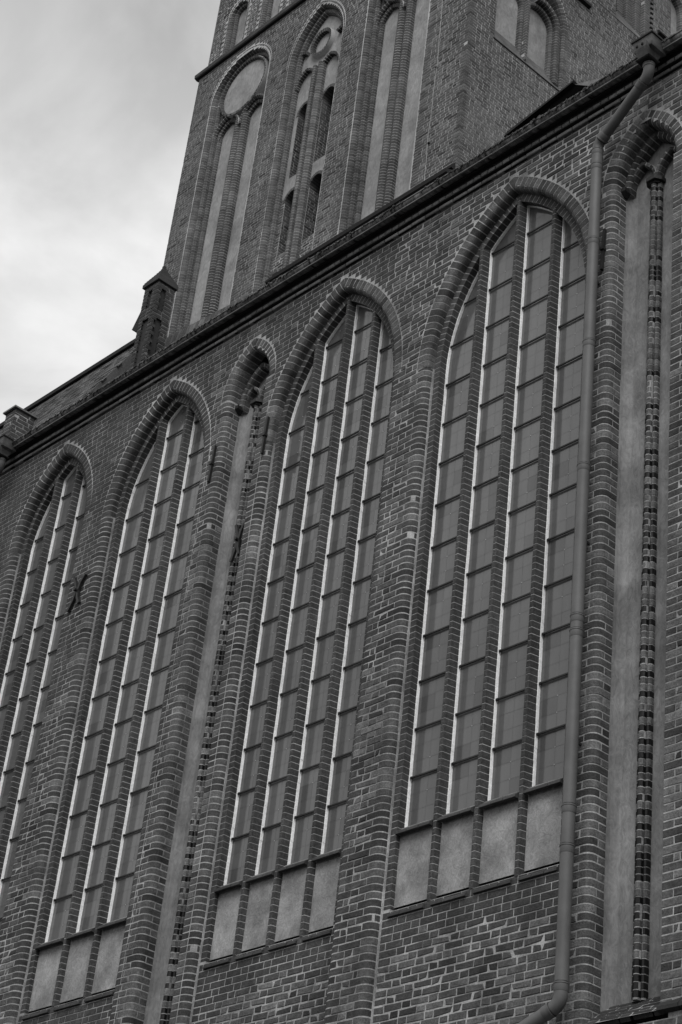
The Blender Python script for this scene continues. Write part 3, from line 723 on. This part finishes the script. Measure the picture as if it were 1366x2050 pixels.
# dark roof hood behind the gutter, underside shade painted black, with a pale cheek
hood = thing('roof_hood', (-14.9, .3, 20.2), 'small black roof hood with one pale side behind the gutter, below the tower', 'dormer')
mb = MB(); y0 = .3
v, f = sweep_piece([[(-15.80, y, 19.6), (-15.60, y, 20.62), (-14.33, y, 20.84), (-13.95, y, 20.58), (-13.9, y, 19.6)] for y in (y0, y0 + 1.5)]); mb.add(v, f); mb.build('hood_front', 'tar', hood)
mb = MB(); v, f = sweep_piece([[(-14.32, y, 20.845), (-13.62, y, 20.56), (-13.62, y, 20.50), (-13.97, y, 20.58)] for y in (y0 - .01, y0 + 1.5)]); mb.add(v, f); mb.build('hood_cheek', 'putty' if False else 'rim', hood)
mb = MB(); v, f = sweep_piece([[(-15.66, y, 20.60), (-15.62, y, 20.66), (-14.30, y, 20.885), (-14.32, y, 20.85)] for y in (y0 - .06, y0 + 1.7)]); mb.add(v, f); mb.build('hood_roof', 'dark', hood)

# ------------------------------------------------------------------ small brick turret beside the tower
def box_masonry(root, x0, x1, y0, y1, z0, z1, mat, tf, slots=(), ph=.0945, mname='mortar_bed', mmat='tmortar'):
    ff = Frame((0, y0, 0), (1, 0, 0), (0, 1, 0)); fr_ = Frame((x1, 0, 0), (0, 1, 0), (-1, 0, 0))
    def hole(face):
        def mk(s):
            def fn(za, zb, k, mo): return (s[1], s[2]) if s[0] == face and za > s[3] - .02 and zb < s[4] + .02 else None
            return fn
        return [mk(s) for s in slots if s[0] == face]
    ag = lambda u, z: .6
    fill_wall(ff, (x0, x1), (z0, z1), hole('f'), 0, 'brick', root, mat, mmat, ag, tfun=lambda a: tf(), corner={'hi': .12}, mortar_name=mname, depth=.11)
    fill_wall(fr_, (y0, y1), (z0, z1), hole('s'), 0, 'brick', root, mat, mmat, ag, tfun=lambda a: tf(), corner={'lo': .12}, mortar_name=mname, depth=.11)
    mb = MB(); mb.box((x0 + .02, y0 + .05, z0), (x1 - .05, y1 - .0, z1 - .01), tone=.028); mb.build('masonry_core', 'moulded' if slots else mmat, root)
turret = thing('brick_turret', (-27.4, 2.2, 20), 'small dark square brick turret with stepped cap beside the tower', 'turret')
tt_ = lambda: random.uniform(.028, .055)
box_masonry(turret, -27.66, -27.20, 2.0, 2.42, 20.0, 24.99, 'tbrick', tt_,
            slots=(('f', -27.52, -27.38, 24.35, 24.90), ('s', 2.09, 2.23, 24.30, 24.88), ('f', -27.54, -27.32, 21, 24.08), ('s', 2.06, 2.26, 21, 24.08)), mmat='lead')
z = 24.99; o_ = .05
for k, (ov, h) in enumerate(((.045, .10), (.028, .05), (.0, .055), (-.03, .055), (-.06, .055), (-.09, .055), (-.12, .06), (-.15, .06), (-.175, .06))):
    x0, x1, y0, y1 = -27.66 - ov, -27.20 + ov, 2.0 - ov, 2.42 + ov
    mb = MB(); mb.box((x0, y0, z + .006), (x1, y1, z + h - .006), tone=random.uniform(.035, .05)); mb.build('cap_course', 'moulded', turret)
    mb = MB(); mb.box((x0 + .02, y0 + .02, z - .007), (x1 - .02, y1 - .02, z + .008), tone=.012); mb.build('cap_joint', 'moulded', turret)
    z += h
mb = MB(); mb.box((-27.46, 2.18, z), (-27.40, 2.24, z + .06), tone=.035); mb.build('cap_knob', 'moulded', turret)
mb = MB(); v, f = sweep_piece([[(-27.90, y, 24.06), (-27.66, y, 24.50), (-27.60, y, 24.46), (-27.60, y, 23.86)] for y in (2.02, 2.6)]); mb.add(v, f); mb.build('side_eave', 'dark', turret)

# chimney stack at the far left
chim = thing('chimney_stack', (-29.5, .8, 19.6), 'small square brick chimney with a thin cap slab at the left edge behind the gutter', 'chimney')
box_masonry(chim, -29.64, -29.30, .6, 1.06, 19.5, 21.93, 'brick', lambda: random.uniform(.05, .065), mmat='mortar')
mb = MB(); mb.box((-29.70, .55, 21.93), (-29.26, 1.11, 21.965)); mb.build('cap_slab', 'rim', chim)
mb = MB(); mb.box((-29.67, .57, 21.905), (-29.29, 1.09, 21.93)); mb.build('cap_bed', 'iron', chim)
mb = MB(); v, f = tube([(-29.66, .95, 21.96), (-29.66, .95, 22.14), (-29.68, .95, 22.16)], [.04, .04, .055], 10); mb.add(v, f); mb.build('chimney_pot', 'hopper', chim)

# ------------------------------------------------------------------ the tower
tower = thing('church_tower', (-31, 8, -H), 'massive brick church tower with tall plastered blind niches rising behind the wall', 'tower')
TX0, TX1, TY = -36.72, -25.13, 8.0
TF = Frame((0, TY, 0), (1, 0, 0), (0, 1, 0)); TS = Frame((TX1, 0, 0), (0, 1, 0), (-1, 0, 0)); TU = Frame((0, TY + .12, 0), (1, 0, 0), (0, 1, 0))
def tt_old():
    r = random.random()
    return random.uniform(.034, .05) if r < .12 else (random.uniform(.12, .15) if r < .22 else random.uniform(.074, .112))
def tt_jamb(): return random.uniform(.070, .112)
SPRING = 39.75
T1 = dict(c=-34.55, w=.95, off=(.12, .12, .145), round=True, zs=39.80, label='round-headed niche on the left of the tower front, with a plaster disc over two lancets')
T2 = dict(c=-31.22, w=.86, zs=39.0, round=False, label='pointed niche in the middle of the tower front with two pairs of dark slit openings')
T3 = dict(c=-27.92, w=.90, round=True, zs=39.80, label='tall plastered twin niche on the right of the tower front, its head out of the picture')
def half_round(w, zs, e, z):
    if z <= zs: return w + e
    t = (w+e)**2 - (z-zs)**2; return sqrt(t) if t > 0.0004 else None
def t_open(q, tot, z0):
    def fn(za, zb, k, mo):
        if zb < z0: return None
        fnn = half_round if q['round'] else arch_half
        if mo: h = fnn(q['w'], q['zs'], tot - .06, zb)
        elif zb <= q['zs']: h = q['w'] + tot + .025 + (.0, .105)[k % 2]
        else: h = fnn(q['w'], q['zs'], tot + .035, za)
        return (q['c'] - h, q['c'] + h) if h else None
    return fn
TOT = .385; ZB = 28.5
fill_wall(TF, (TX0, TX1), (ZB, 41.42), [t_open(T1, TOT, 0), t_open(T2, .30, 0), t_open(T3, TOT, 0)], 0, 'brick', tower, 'tbrick', 'tmortar',
          lambda u, z: .12 + vnoise(u, z, .6, 9)*.35, tfun=lambda a: tt_old(), corner={'hi': .13}, depth=.12, cull=30)
def proll(o0, d0, r, ext, dback, n=4): return [(o0, dback), (o0, d0 + r)] + [(o0 + r - r*cos(i/n*pi/2), d0 + r - r*sin(i/n*pi/2)) for i in range(n+1)] + [(o0 + ext, d0), (o0 + ext, dback)]
def lobed(o0, d0, wdt, back):                # a roll with a small step: one order of the tower jambs
    return [(o0, back), (o0, d0 + wdt*.55), (o0 + wdt*.12, d0 + wdt*.42), (o0 + wdt*.22, d0 + wdt*.12), (o0 + wdt*.5, d0), (o0 + wdt*.8, d0 + wdt*.05), (o0 + wdt*1.0, d0 + wdt*.1), (o0 + wdt*1.3, back)]
def full_arc(fr, cu, cz, r0, a0, a1, prof, parent, name, mat, thick=.1, tf=tt_jamb, core=None, joint=.014, squash=1):
    n = max(3, round(abs(a1-a0)*r0/thick)); st = lambda pr, a: [fr(cu + (r0 + o)*cos(a), d, cz + (r0 + o)*sin(a)*squash) for o, d in pr]
    for i in range(n):
        b0, b1 = a0 + (a1-a0)*i/n, a0 + (a1-a0)*(i+1)/n
        v, f = course(st, prof, b0, b1, joint/(r0 + .1)*(1 if a1 > a0 else -1), bev=.002/(r0 + .1)*(1 if a1 > a0 else -1), jit=.003); piece(name, parent, mat, v, f, tf())
    if core is not None:
        v, f = sweep_piece([st([(o + .004, d + .004) for o, d in prof], a0 + (a1-a0)*i/(2*n)) for i in range(2*n+1)]); core.add(v, f)
def tower_jambs(q, orders, parent, z0):
    core = MB()
    for sgn in (1, -1):
        u = q['c'] - sgn*q['w']
        for oi, pr in enumerate(orders):
            jamb_stack(TF if q.get('fr') is None else q['fr'], u, sgn, z0, q['zs'], [pr] if oi < len(orders)-1 else [pr, [(o + (.105 if o > pr[0][0] + .155 else 0), d) for o, d in pr]], 'jamb_brick', parent, 'tbrick', 'tmortar', .0945, joint=.013, tfun=q.get('tf', tt_jamb), hidden=sgn < 0, jit=.004)
            cp = [(o + .004, d + .004) for o, d in pr]; st = path_line(q.get('fr', TF), u, sgn); v, f = sweep_piece([st(cp, z0), st(cp, q['zs'])]); core.add(v, f)
    for oi, pr in enumerate(orders):
        if q['round']: full_arc(q.get('fr', TF), q['c'], q['zs'], q['w'], 0, pi, pr, parent, 'arch_brick', 'tbrick', core=core)
        else: arch_ring(q.get('fr', TF), q['c'], q['zs'], q['w'], pr, parent, 'tbrick', 'tmortar', thick=.1, tfun=tt_jamb, coreparts=core, jit=.003)
    core.build('jamb_mortar', 'tmortar', parent, kind='stuff')
def plaster_sheet(fr, a, b, z0, z1, d, parent, holes=(), nm='plaster_back', mat='tplaster', nx=14):
    mb = MB(); nz_ = max(4, int((z1-z0)/.12)); g = [fr(a + (b-a)*i/nx, d + rnd(.003), z0 + (z1-z0)*j/nz_) for j in range(nz_+1) for i in range(nx+1)]; f = []
    for j in range(nz_):
        for i in range(nx):
            u = a + (b-a)*(i+.5)/nx; z_ = z0 + (z1-z0)*(j+.5)/nz_
            if any(h(u, z_) for h in holes): continue
            f.append((j*(nx+1)+i, j*(nx+1)+i+1, (j+1)*(nx+1)+i+1, (j+1)*(nx+1)+i))
    mb.add(g, f); return mb.build(nm, mat, parent)
for qi, q in enumerate((T1, T3)):
    nn = part('blind_niche', tower, (q['c'], TY, ZB), q['label'])
    O3 = lobed(0, .265, .12, .42); O2 = lobed(.125, .145, .12, .30); O1 = proll(.245, 0, .14, .14 + .02, .20)
    if qi: q['tf'] = lambda: random.uniform(.05, .10)
    tower_jambs(q, [O3, O2, O1], nn, ZB)
    c, w = q['c'], q['w']
    plaster_sheet(TF, c - w - .03, c + w + .03, ZB, 40.9, .39, nn)
    # twin rolls of the middle post
    core = MB(); zsub = 38.44; st = path_line(TF, c + .02, -1)
    for mo in ([(-.25, .38), (-.25, .27), (-.21, .20), (-.15, .17), (-.07, .20), (-.02, .27), (-.01, .38)], [(.01, .38), (.02, .27), (.07, .20), (.15, .17), (.21, .20), (.25, .27), (.25, .38)]):
        z = ZB
        while z < zsub + .3:
            if seen(TF(c, .2, z), 30):
                v, f = course(st, mo, z, z + .0945, .013, jit=.003); piece('mullion_brick', nn, 'tbrick', v, f, random.uniform(.045, .07) if sin(z*.9 + qi*2) < .3 else random.uniform(.07, .10))
            z += .0945
        cp = inset(mo, .004); v, f = sweep_piece([st(cp, ZB), st(cp, zsub + .3)]); core.add(v, f)
    # heads of the two lancets
    hw = (w - .25)/2 + .02
    for sc in (-1, 1):
        cc_ = c + .0 + sc*(w + .25)/2
        for pr in ([(0, .36), (0, .29), (.06, .26), (.10, .27), (.12, .36)], [(.12, .36), (.12, .22), (.17, .17), (.22, .17), (.26, .36)]):
            arch_ring(TF, cc_, zsub, hw, pr, nn, 'tbrick', 'tmortar', thick=.09, tfun=lambda: random.uniform(.035, .06), coreparts=core, jit=.003, Rr=hw*1.35)
    # disc ring
    zc = 39.91; dv = []; nd = 48
    for dd in (.215, .39):
        for i_ in range(nd): dv.append(TF(c - .05 + .92*cos(2*pi*i_/nd), dd, zc + .92*sin(2*pi*i_/nd)))
    mesh_obj('plaster_disc', dv, [tuple(range(nd))] + [(i_, (i_+1) % nd, (i_+1) % nd + nd, i_ + nd) for i_ in range(nd)], 'tplaster', nn, tones=[0]*(nd+1))
    full_arc(TF, c - .05, zc, .91, 0, 2*pi, [(0, .38), (0, .19), (.02, .14), (.06, .12), (.09, .14), (.10, .38)], nn, 'arch_brick', 'tbrick', tf=lambda: random.uniform(.04, .07), core=core)
    core.build('tracery_mortar', 'tmortar', nn, kind='stuff')
# middle niche
nn = part('blind_niche', tower, (T2['c'], TY, ZB), T2['label']); c, w = T2['c'], T2['w']
PD2 = .30
tower_jambs(T2, [lobed(0, .15, .13, .33), proll(.14, 0, .14, .17, .20)], nn, ZB)
slits = []
for cx in (-31.68, -30.72):
    slits += [(cx, .245, 34.88, 37.15), (cx, .245, 32.2, 34.05)]
def slit_hole(u, z):
    for cx, hw, a, b in slits:
        if abs(u - cx) < hw and a < z < b + .3*sqrt(max(0, 1 - ((u-cx)/hw)**2)): return True
    return False
def sl_open(cx, hw, a, b):
    def fn(za, zb, k, mo):
        if zb < a + .04 or za > b + .25: return None
        h = hw + (.0 if mo else .01)
        if za > b: h *= sqrt(max(0, 1 - ((za-b)/.3)**2))
        return (cx - h, cx + h)
    return fn
fill_wall(TF, (c - w, c + w), (ZB, 34.25), [sl_open(*q_) for q_ in slits if q_[2] < 34], PD2 - .004, 'brick', tower, 'tbrick', 'tmortar', lambda u, z: .6, tfun=lambda a: tt_old(), depth=.05)
mb = MB(); u = c - w - .02
nx, nz_ = 84, 130; z0, z1 = 34.24, 40.75
g = [TF(c - w - .02 + (2*w+.04)*i/nx, PD2, z0 + (z1-z0)*j/nz_) for j in range(nz_+1) for i in range(nx+1)]; f = []
for j in range(nz_):
    for i in range(nx):
        uu = c - w - .02 + (2*w+.04)*(i+.5)/nx; z_ = z0 + (z1-z0)*(j+.5)/nz_
        if not slit_hole(uu, z_): f.append((j*(nx+1)+i, j*(nx+1)+i+1, (j+1)*(nx+1)+i+1, (j+1)*(nx+1)+i))
mb.add(g, f); mb.build('plaster_back', 'tplaster', nn)
for cx, hw, a, b in slits:
    sp = part('slit_opening', nn, (cx, TY + .3, a)) if False else nn
    core = MB()
    full_arc(TF, cx, b, hw, 0, pi, [(0, .75), (0, PD2 - .012), (.075, PD2 - .012), (.075, .75)], nn, 'slit_brick', 'tbrick', thick=.07, core=core, squash=1.2)
    sf2 = Frame(TF(cx - hw, PD2 + .0, 0), (0, 1, 0), (-1, 0, 0)); 
    fill_wall(sf2, (0, .9), (a, b + .05), [], 0, 'reveal_brick', nn, 'tbrick', 'tmortar', lambda u, z: .3, tfun=lambda q_: tt_old()*.8, mortar_name='reveal_mortar', depth=.03)
    core.box((cx + hw, PD2 + .01, a), (cx + hw + .02, .9, b), fr=TF); core.box((cx - hw - .05, PD2 + .005, a - .05), (cx + hw + .05, .9, a), fr=TF); core.box((cx - hw - .1, .88, a - .1), (cx + hw + .1, .95, b + .4), fr=TF)
    core.build('slit_mortar', 'moulded', nn)
core = MB(); st = path_line(TF, -31.20, -1)
for mo in ([(-.22, .30), (-.22, .20), (-.17, .12), (-.11, .10), (-.05, .13), (-.03, .30)], [(.03, .30), (.05, .13), (.11, .10), (.17, .12), (.22, .20), (.22, .30)]):
    z = ZB
    while z < 38.5:
        v, f = course(st, mo, z, z + .0945, .012, jit=.004); piece('mullion_brick', nn, 'tbrick', v, f, random.uniform(.075, .12)); z += .0945
    cp = inset(mo, .004); v, f = sweep_piece([st(cp, ZB), st(cp, 38.5)]); core.add(v, f)
for sc in (-1, 1):
    arch_ring(TF, c + sc*(w + .1)/2, 38.15, (w - .1)/2 - .05, [(0, .30), (0, .18), (.07, .16), (.08, .30)], nn, 'tbrick', 'tmortar', thick=.09, tfun=lambda: random.uniform(.035, .06), coreparts=core, jit=.003, Rr=((w-.1)/2 - .05)*1.5)
full_arc(TF, c - .02, 39.42, .33, 0, 2*pi, [(0, .30), (0, .18), (.09, .16), (.11, .30)], nn, 'arch_brick', 'tbrick', thick=.075, tf=lambda: random.uniform(.045, .075), core=core, squash=1.1)
for sc in (-1, 1):
    full_arc(TF, c + sc*(w + .02), 39.02, .42, pi/2 if sc < 0 else pi/2, (0.95 if sc < 0 else pi - .95), [(0, .30), (0, .18), (.08, .16), (.10, .30)], nn, 'arch_brick', 'tbrick', thick=.08, tf=lambda: random.uniform(.04, .06), core=core)
core.build('tracery_mortar', 'tmortar', nn, kind='stuff')

# string course, upper stage
mb = MB(); v, f = sweep_piece([[TF(u, 0, 41.42), TF(u, -.10, 41.46), TF(u, -.11, 41.58), TF(u, .12, 41.72), TF(u, .3, 41.5)] for u in (TX0 - .12, TX1 + .02)])
mb.add(v, f, .045); mb.build('string_course', 'moulded', tower)
mb = MB(); mb.box((TX0 - .02, -.085, 41.425), (TX1, .1, 41.455), fr=TF, tone=.015); mb.build('string_drip', 'moulded', tower)
UP = [dict(c=-35.45, w=.24, zs=43.55, round=True, fr=TU), dict(c=-33.85, w=.22, zs=45.2, round=True, fr=TU), dict(c=-32.5, w=.24, zs=45.2, round=True, fr=TU)]
fill_wall(TU, (TX0 + .16, TX1), (41.60, 46.5), [t_open(q, .23, 0) for q in UP], 0, 'brick', tower, 'tbrick', 'tmortar', lambda u, z: .9, tfun=lambda a: tt_old()*.9, depth=.12, cull=30)
for q in UP:
    nn = part('upper_niche', tower, (q['c'], TY + .12, 41.6), 'narrow plastered niche above the string course of the tower')
    tower_jambs(q, [lobed(0, .10, .10, .24), proll(.10, 0, .10, .14, .18)], nn, 41.55)
    plaster_sheet(TU, q['c'] - q['w'] - .02, q['c'] + q['w'] + .02, 41.5, q['zs'] + q['w'], .22, nn, nx=4)
core = MB(); full_arc(TU, -35.0, 44.6, .42, 0, 2*pi, [(0, .2), (0, .02), (.09, -.01), (.12, .2)], tower, 'arch_brick', 'tbrick', thick=.09, core=core); core.build('disc_mortar', 'tmortar', tower)
# plinth ledge with dark flashing at the foot of the tower
mb = MB(); v, f = sweep_piece([[TF(u, 0, 30.96), TF(u, -.12, 31.0), TF(u, -.13, 31.08), TF(u, 0, 31.22)] for u in (TX0 + 5.3, TX1 - .02)]); mb.add(v, f); mb.build('plinth_ledge', 'dark', tower)
mb = MB(); v, f = sweep_piece([[TF(u, .0, 30.5), TF(u, -.30, 30.72), TF(u, -.31, 30.78), TF(u, 0, 30.95)] for u in (TX0 + 5.3, TX1 + .02)]); mb.add(v, f); mb.build('foot_flashing', 'dark', tower)

# right flank of the tower
S1 = dict(c=10.06, a=8.90, b=11.17)
def s_open(za, zb, k, mo):
    if zb < 36.0: return None
    rr = 1.36 if mo else 1.435
    if zb > 38.1:
        t = rr*rr - ((zb if mo else za) - 38.1)**2
        if t <= 0: return None
        rr = sqrt(t)
    return (max(8.86, 10.06 - rr), 10.06 + rr)
def s2_open(za, zb, k, mo): return (13.3, 14.78 + (.0, .1)[k % 2]) if zb > 40.22 else None
def s3_open(za, zb, k, mo): return (15.62, 16.25) if zb > 40.9 else None
def age_s(u, z): return .08 + vnoise(u, z, .8, 5)*.3
def tside(a): return random.uniform(.090, .120) if random.random() > .2 else random.uniform(.055, .075)
fill_wall(TS, (TY, 17.2), (ZB, 43.8), [s_open, s2_open, s3_open], 0, 'brick', tower, 'tbrick', 'tmortar', age_s, tfun=tside, corner={'lo': .13}, depth=.12, cull=30)
sn = part('side_niche', tower, (TX1, 10, 36), 'twin plastered lancets on the shaded flank of the tower')
mb = MB()
g = []
mb.add([TS(8.86, .0, 35.93), TS(11.33, 0, 35.93), TS(11.33, .32, 36.68), TS(8.86, .32, 36.68), TS(8.86, .4, 35.8), TS(11.33, .4, 35.8)], [(0, 1, 2, 3), (0, 1, 5, 4)], .11); mb.build('sloping_sill', 'tbrick', sn)
mb = MB(); mb.box((8.84, -.02, 35.90), (11.35, .03, 35.93), fr=TS, tone=.01); mb.build('sill_shadow_joint', 'moulded', sn)  # near-black strip, a shadow line painted under the sloping sill
plaster_sheet(TS, 8.80, 11.08, 36.0, 42.5, .30, sn)
mb = MB(); mb.box((11.08, .29, 35.9), (11.45, .33, 39.6), fr=TS, tone=.01); mb.build('dark_groove', 'moulded', sn)
core = MB()
def side_post(prof, z0, z1, tf=tt_jamb, nm='mullion_brick'):
    st = path_line(TS, 0, -1); z = z0
    while z < z1:
        if seen(TS(prof[0][0], 0, z), 30): v, f = course(st, prof, z, z + .0945, .013, jit=.003); piece(nm, sn, 'tbrick', v, f, tf())
        z += .0945
    cp = inset(prof, .005); v, f = sweep_piece([st(cp, z0), st(cp, z1)]); core.add(v, f)
side_post([(9.90, .31), (9.90, .20), (9.92, .16), (9.96, .145), (10.0, .15), (10.0, .31)], 36.25, 37.95)
side_post([(9.985, .31), (9.985, .03), (9.995, .02), (10.07, .02), (10.07, .31)], 36.1, 42)
side_post([(11.0, .31), (11.0, .21), (11.02, .165), (11.06, .15), (11.10, .155), (11.10, .31)], 36.25, 37.95)
side_post([(11.075, .31), (11.075, .07), (11.11, .025), (11.16, .02), (11.24, .03), (11.24, .31)], 36.15, 38.0, tf=lambda: random.uniform(.055, .065))
side_post([(11.305, .31), (11.305, .08), (11.33, .02), (11.38, .0), (11.49, .0), (11.49, .31)], 35.95, 38.1)
RP = [(0, .31), (0, .21), (.02, .165), (.06, .15), (.10, .155), (.10, .31)]
full_arc(TS, 10.55, 37.95, .45, 0, pi, RP, sn, 'arch_brick', 'tbrick', core=core, thick=.08)
full_arc(TS, 9.45, 37.95, .45, 0, pi, RP, sn, 'arch_brick', 'tbrick', core=core, thick=.08)
full_arc(TS, 10.55, 38.0, .525, 0, pi*.62, [(0, .31), (0, .07), (.035, .025), (.085, .02), (.165, .03), (.165, .31)], sn, 'arch_brick', 'tbrick', core=core, tf=lambda: random.uniform(.05, .065))
full_arc(TS, 10.06, 38.1, 1.245, 0, pi*.6, [(0, .31), (0, .08), (.025, .02), (.075, 0), (.185, 0), (.185, .31)], sn, 'arch_brick', 'tbrick', core=core)
core.build('tracery_mortar', 'tmortar', sn, kind='stuff')
# big stepped window higher on the flank and a plastered niche beyond
s2 = part('stepped_window', tower, (TX1, 14, 40.2), 'stepped brick jambs of a large dark opening at the upper right of the tower'); core = MB(); sn = s2
mb = MB(); mb.add([TS(12.5, -.01, 40.17), TS(14.9, -.01, 40.17), TS(14.9, .45, 41.15), TS(12.5, .45, 41.15)], [(0, 1, 2, 3)], .11); mb.build('sloping_sill', 'tbrick', s2)
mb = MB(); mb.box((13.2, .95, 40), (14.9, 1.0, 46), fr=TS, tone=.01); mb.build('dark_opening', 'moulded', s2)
for i, uu in enumerate((14.02, 14.24, 14.46, 14.68)):
    d0 = .48 - i*.14; side_post([(uu - .11, .98), (uu - .11, d0 + .02), (uu - .09, d0), (uu + .14, d0), (uu + .14, .98)], 40.3, 46, nm='jamb_brick')
core.build('jamb_mortar', 'tmortar', s2, kind='stuff')
core = MB(); s3 = part('end_niche', tower, (TX1, 15.9, 41), 'pale plaster niche at the far right end of the tower flank'); sn = s3
plaster_sheet(TS, 15.6, 16.3, 40.9, 43.5, .22, s3, nx=5)
side_post([(16.14, .3), (16.14, .1), (16.19, .02), (16.28, 0), (16.32, .3)], 40.9, 42.6, nm='jamb_brick')
full_arc(TS, 15.6, 42.6, .54, 0, pi*.5, [(0, .31), (0, .1), (.06, 0), (.14, 0), (.15, .31)], s3, 'arch_brick', 'tbrick', core=core, thick=.08)
core.build('jamb_mortar', 'tmortar', s3, kind='stuff')
mb = MB(); v, f = sweep_piece([[TS(u, 0, 39.62), TS(u, -.09, 39.66), TS(u, -.09, 39.74), TS(u, 0, 39.85)] for u in (TY, 12.24)]); mb.add(v, f); mb.build('side_string_course', 'moulded', tower)
mb = MB(); v, f = sweep_piece([[TS(u, 0, 40.92), TS(u, -.09, 40.96), TS(u, -.09, 41.02), TS(u, 0, 41.1)] for u in (15.05, 15.5)]); mb.add(v, f); mb.build('side_string_course', 'dark', tower)
# solid core and lower body
mb = MB(); mb.box((TX0 + .02, TY + .96, -H), (TX1 - 1.0, 25, 60)); mb.box((TX0, TY + .125, -H), (TX1, TY + .96, ZB)); mb.box((TX1 - 1.0, TY + .96, -H), (TX1 - .02, 25, ZB))
mb.box((TX0 + .16, TY + .5, 46.5), (TX1, 25, 60)); mb.box((TX1 - 1.0, 17.2, ZB), (TX1, 25, 46.5))
mb.box((TX0 + .125, TY + .125, ZB), (TX0 + .4, TY + .96, 46)); mb.box((TX1 - .5, TY + .125, ZB), (TX1 - .13, TY + .8, 46.5))
mb.build('tower_core', 'farbrick', tower)
mb = MB()
mb.box((TX0, TY + .02, ZB), (TX0 + .12, 25, 41.4)); mb.box((TX0 + .18, TY + .14, 41.6), (TX0 + .3, 25, 46.5)); mb.build('left_flank', 'farbrick', tower)

# lightning conductor
wire = thing('lightning_conductor', (-26.14, TY - .03, 31), 'thin pale lightning conductor wire running down the right strip of the tower front', 'wire')
pts = []; z = 30.9
while z < 46: pts.append((-26.14 + .02*sin(z*1.3) + .012*sin(z*4), TY - .035, z)); z += .45
v, f = tube(pts, .006, 5); mesh_obj('conductor_wire', v, f, 'tmortar', wire, tones=[0]*len(f))
for z in (32.4, 34.9, 37.3): mb = MB(); mb.box((-26.17, TY - .05, z), (-26.11, TY + .01, z + .02)); mb.build('wire_clip', 'iron', wire)

# ------------------------------------------------------------------ ground
mb = MB(); mb.box((-700, -700, -H - .3), (700, 700, -H)); g = mb.build('ground', 'ground'); g['kind'] = 'structure'

flush()
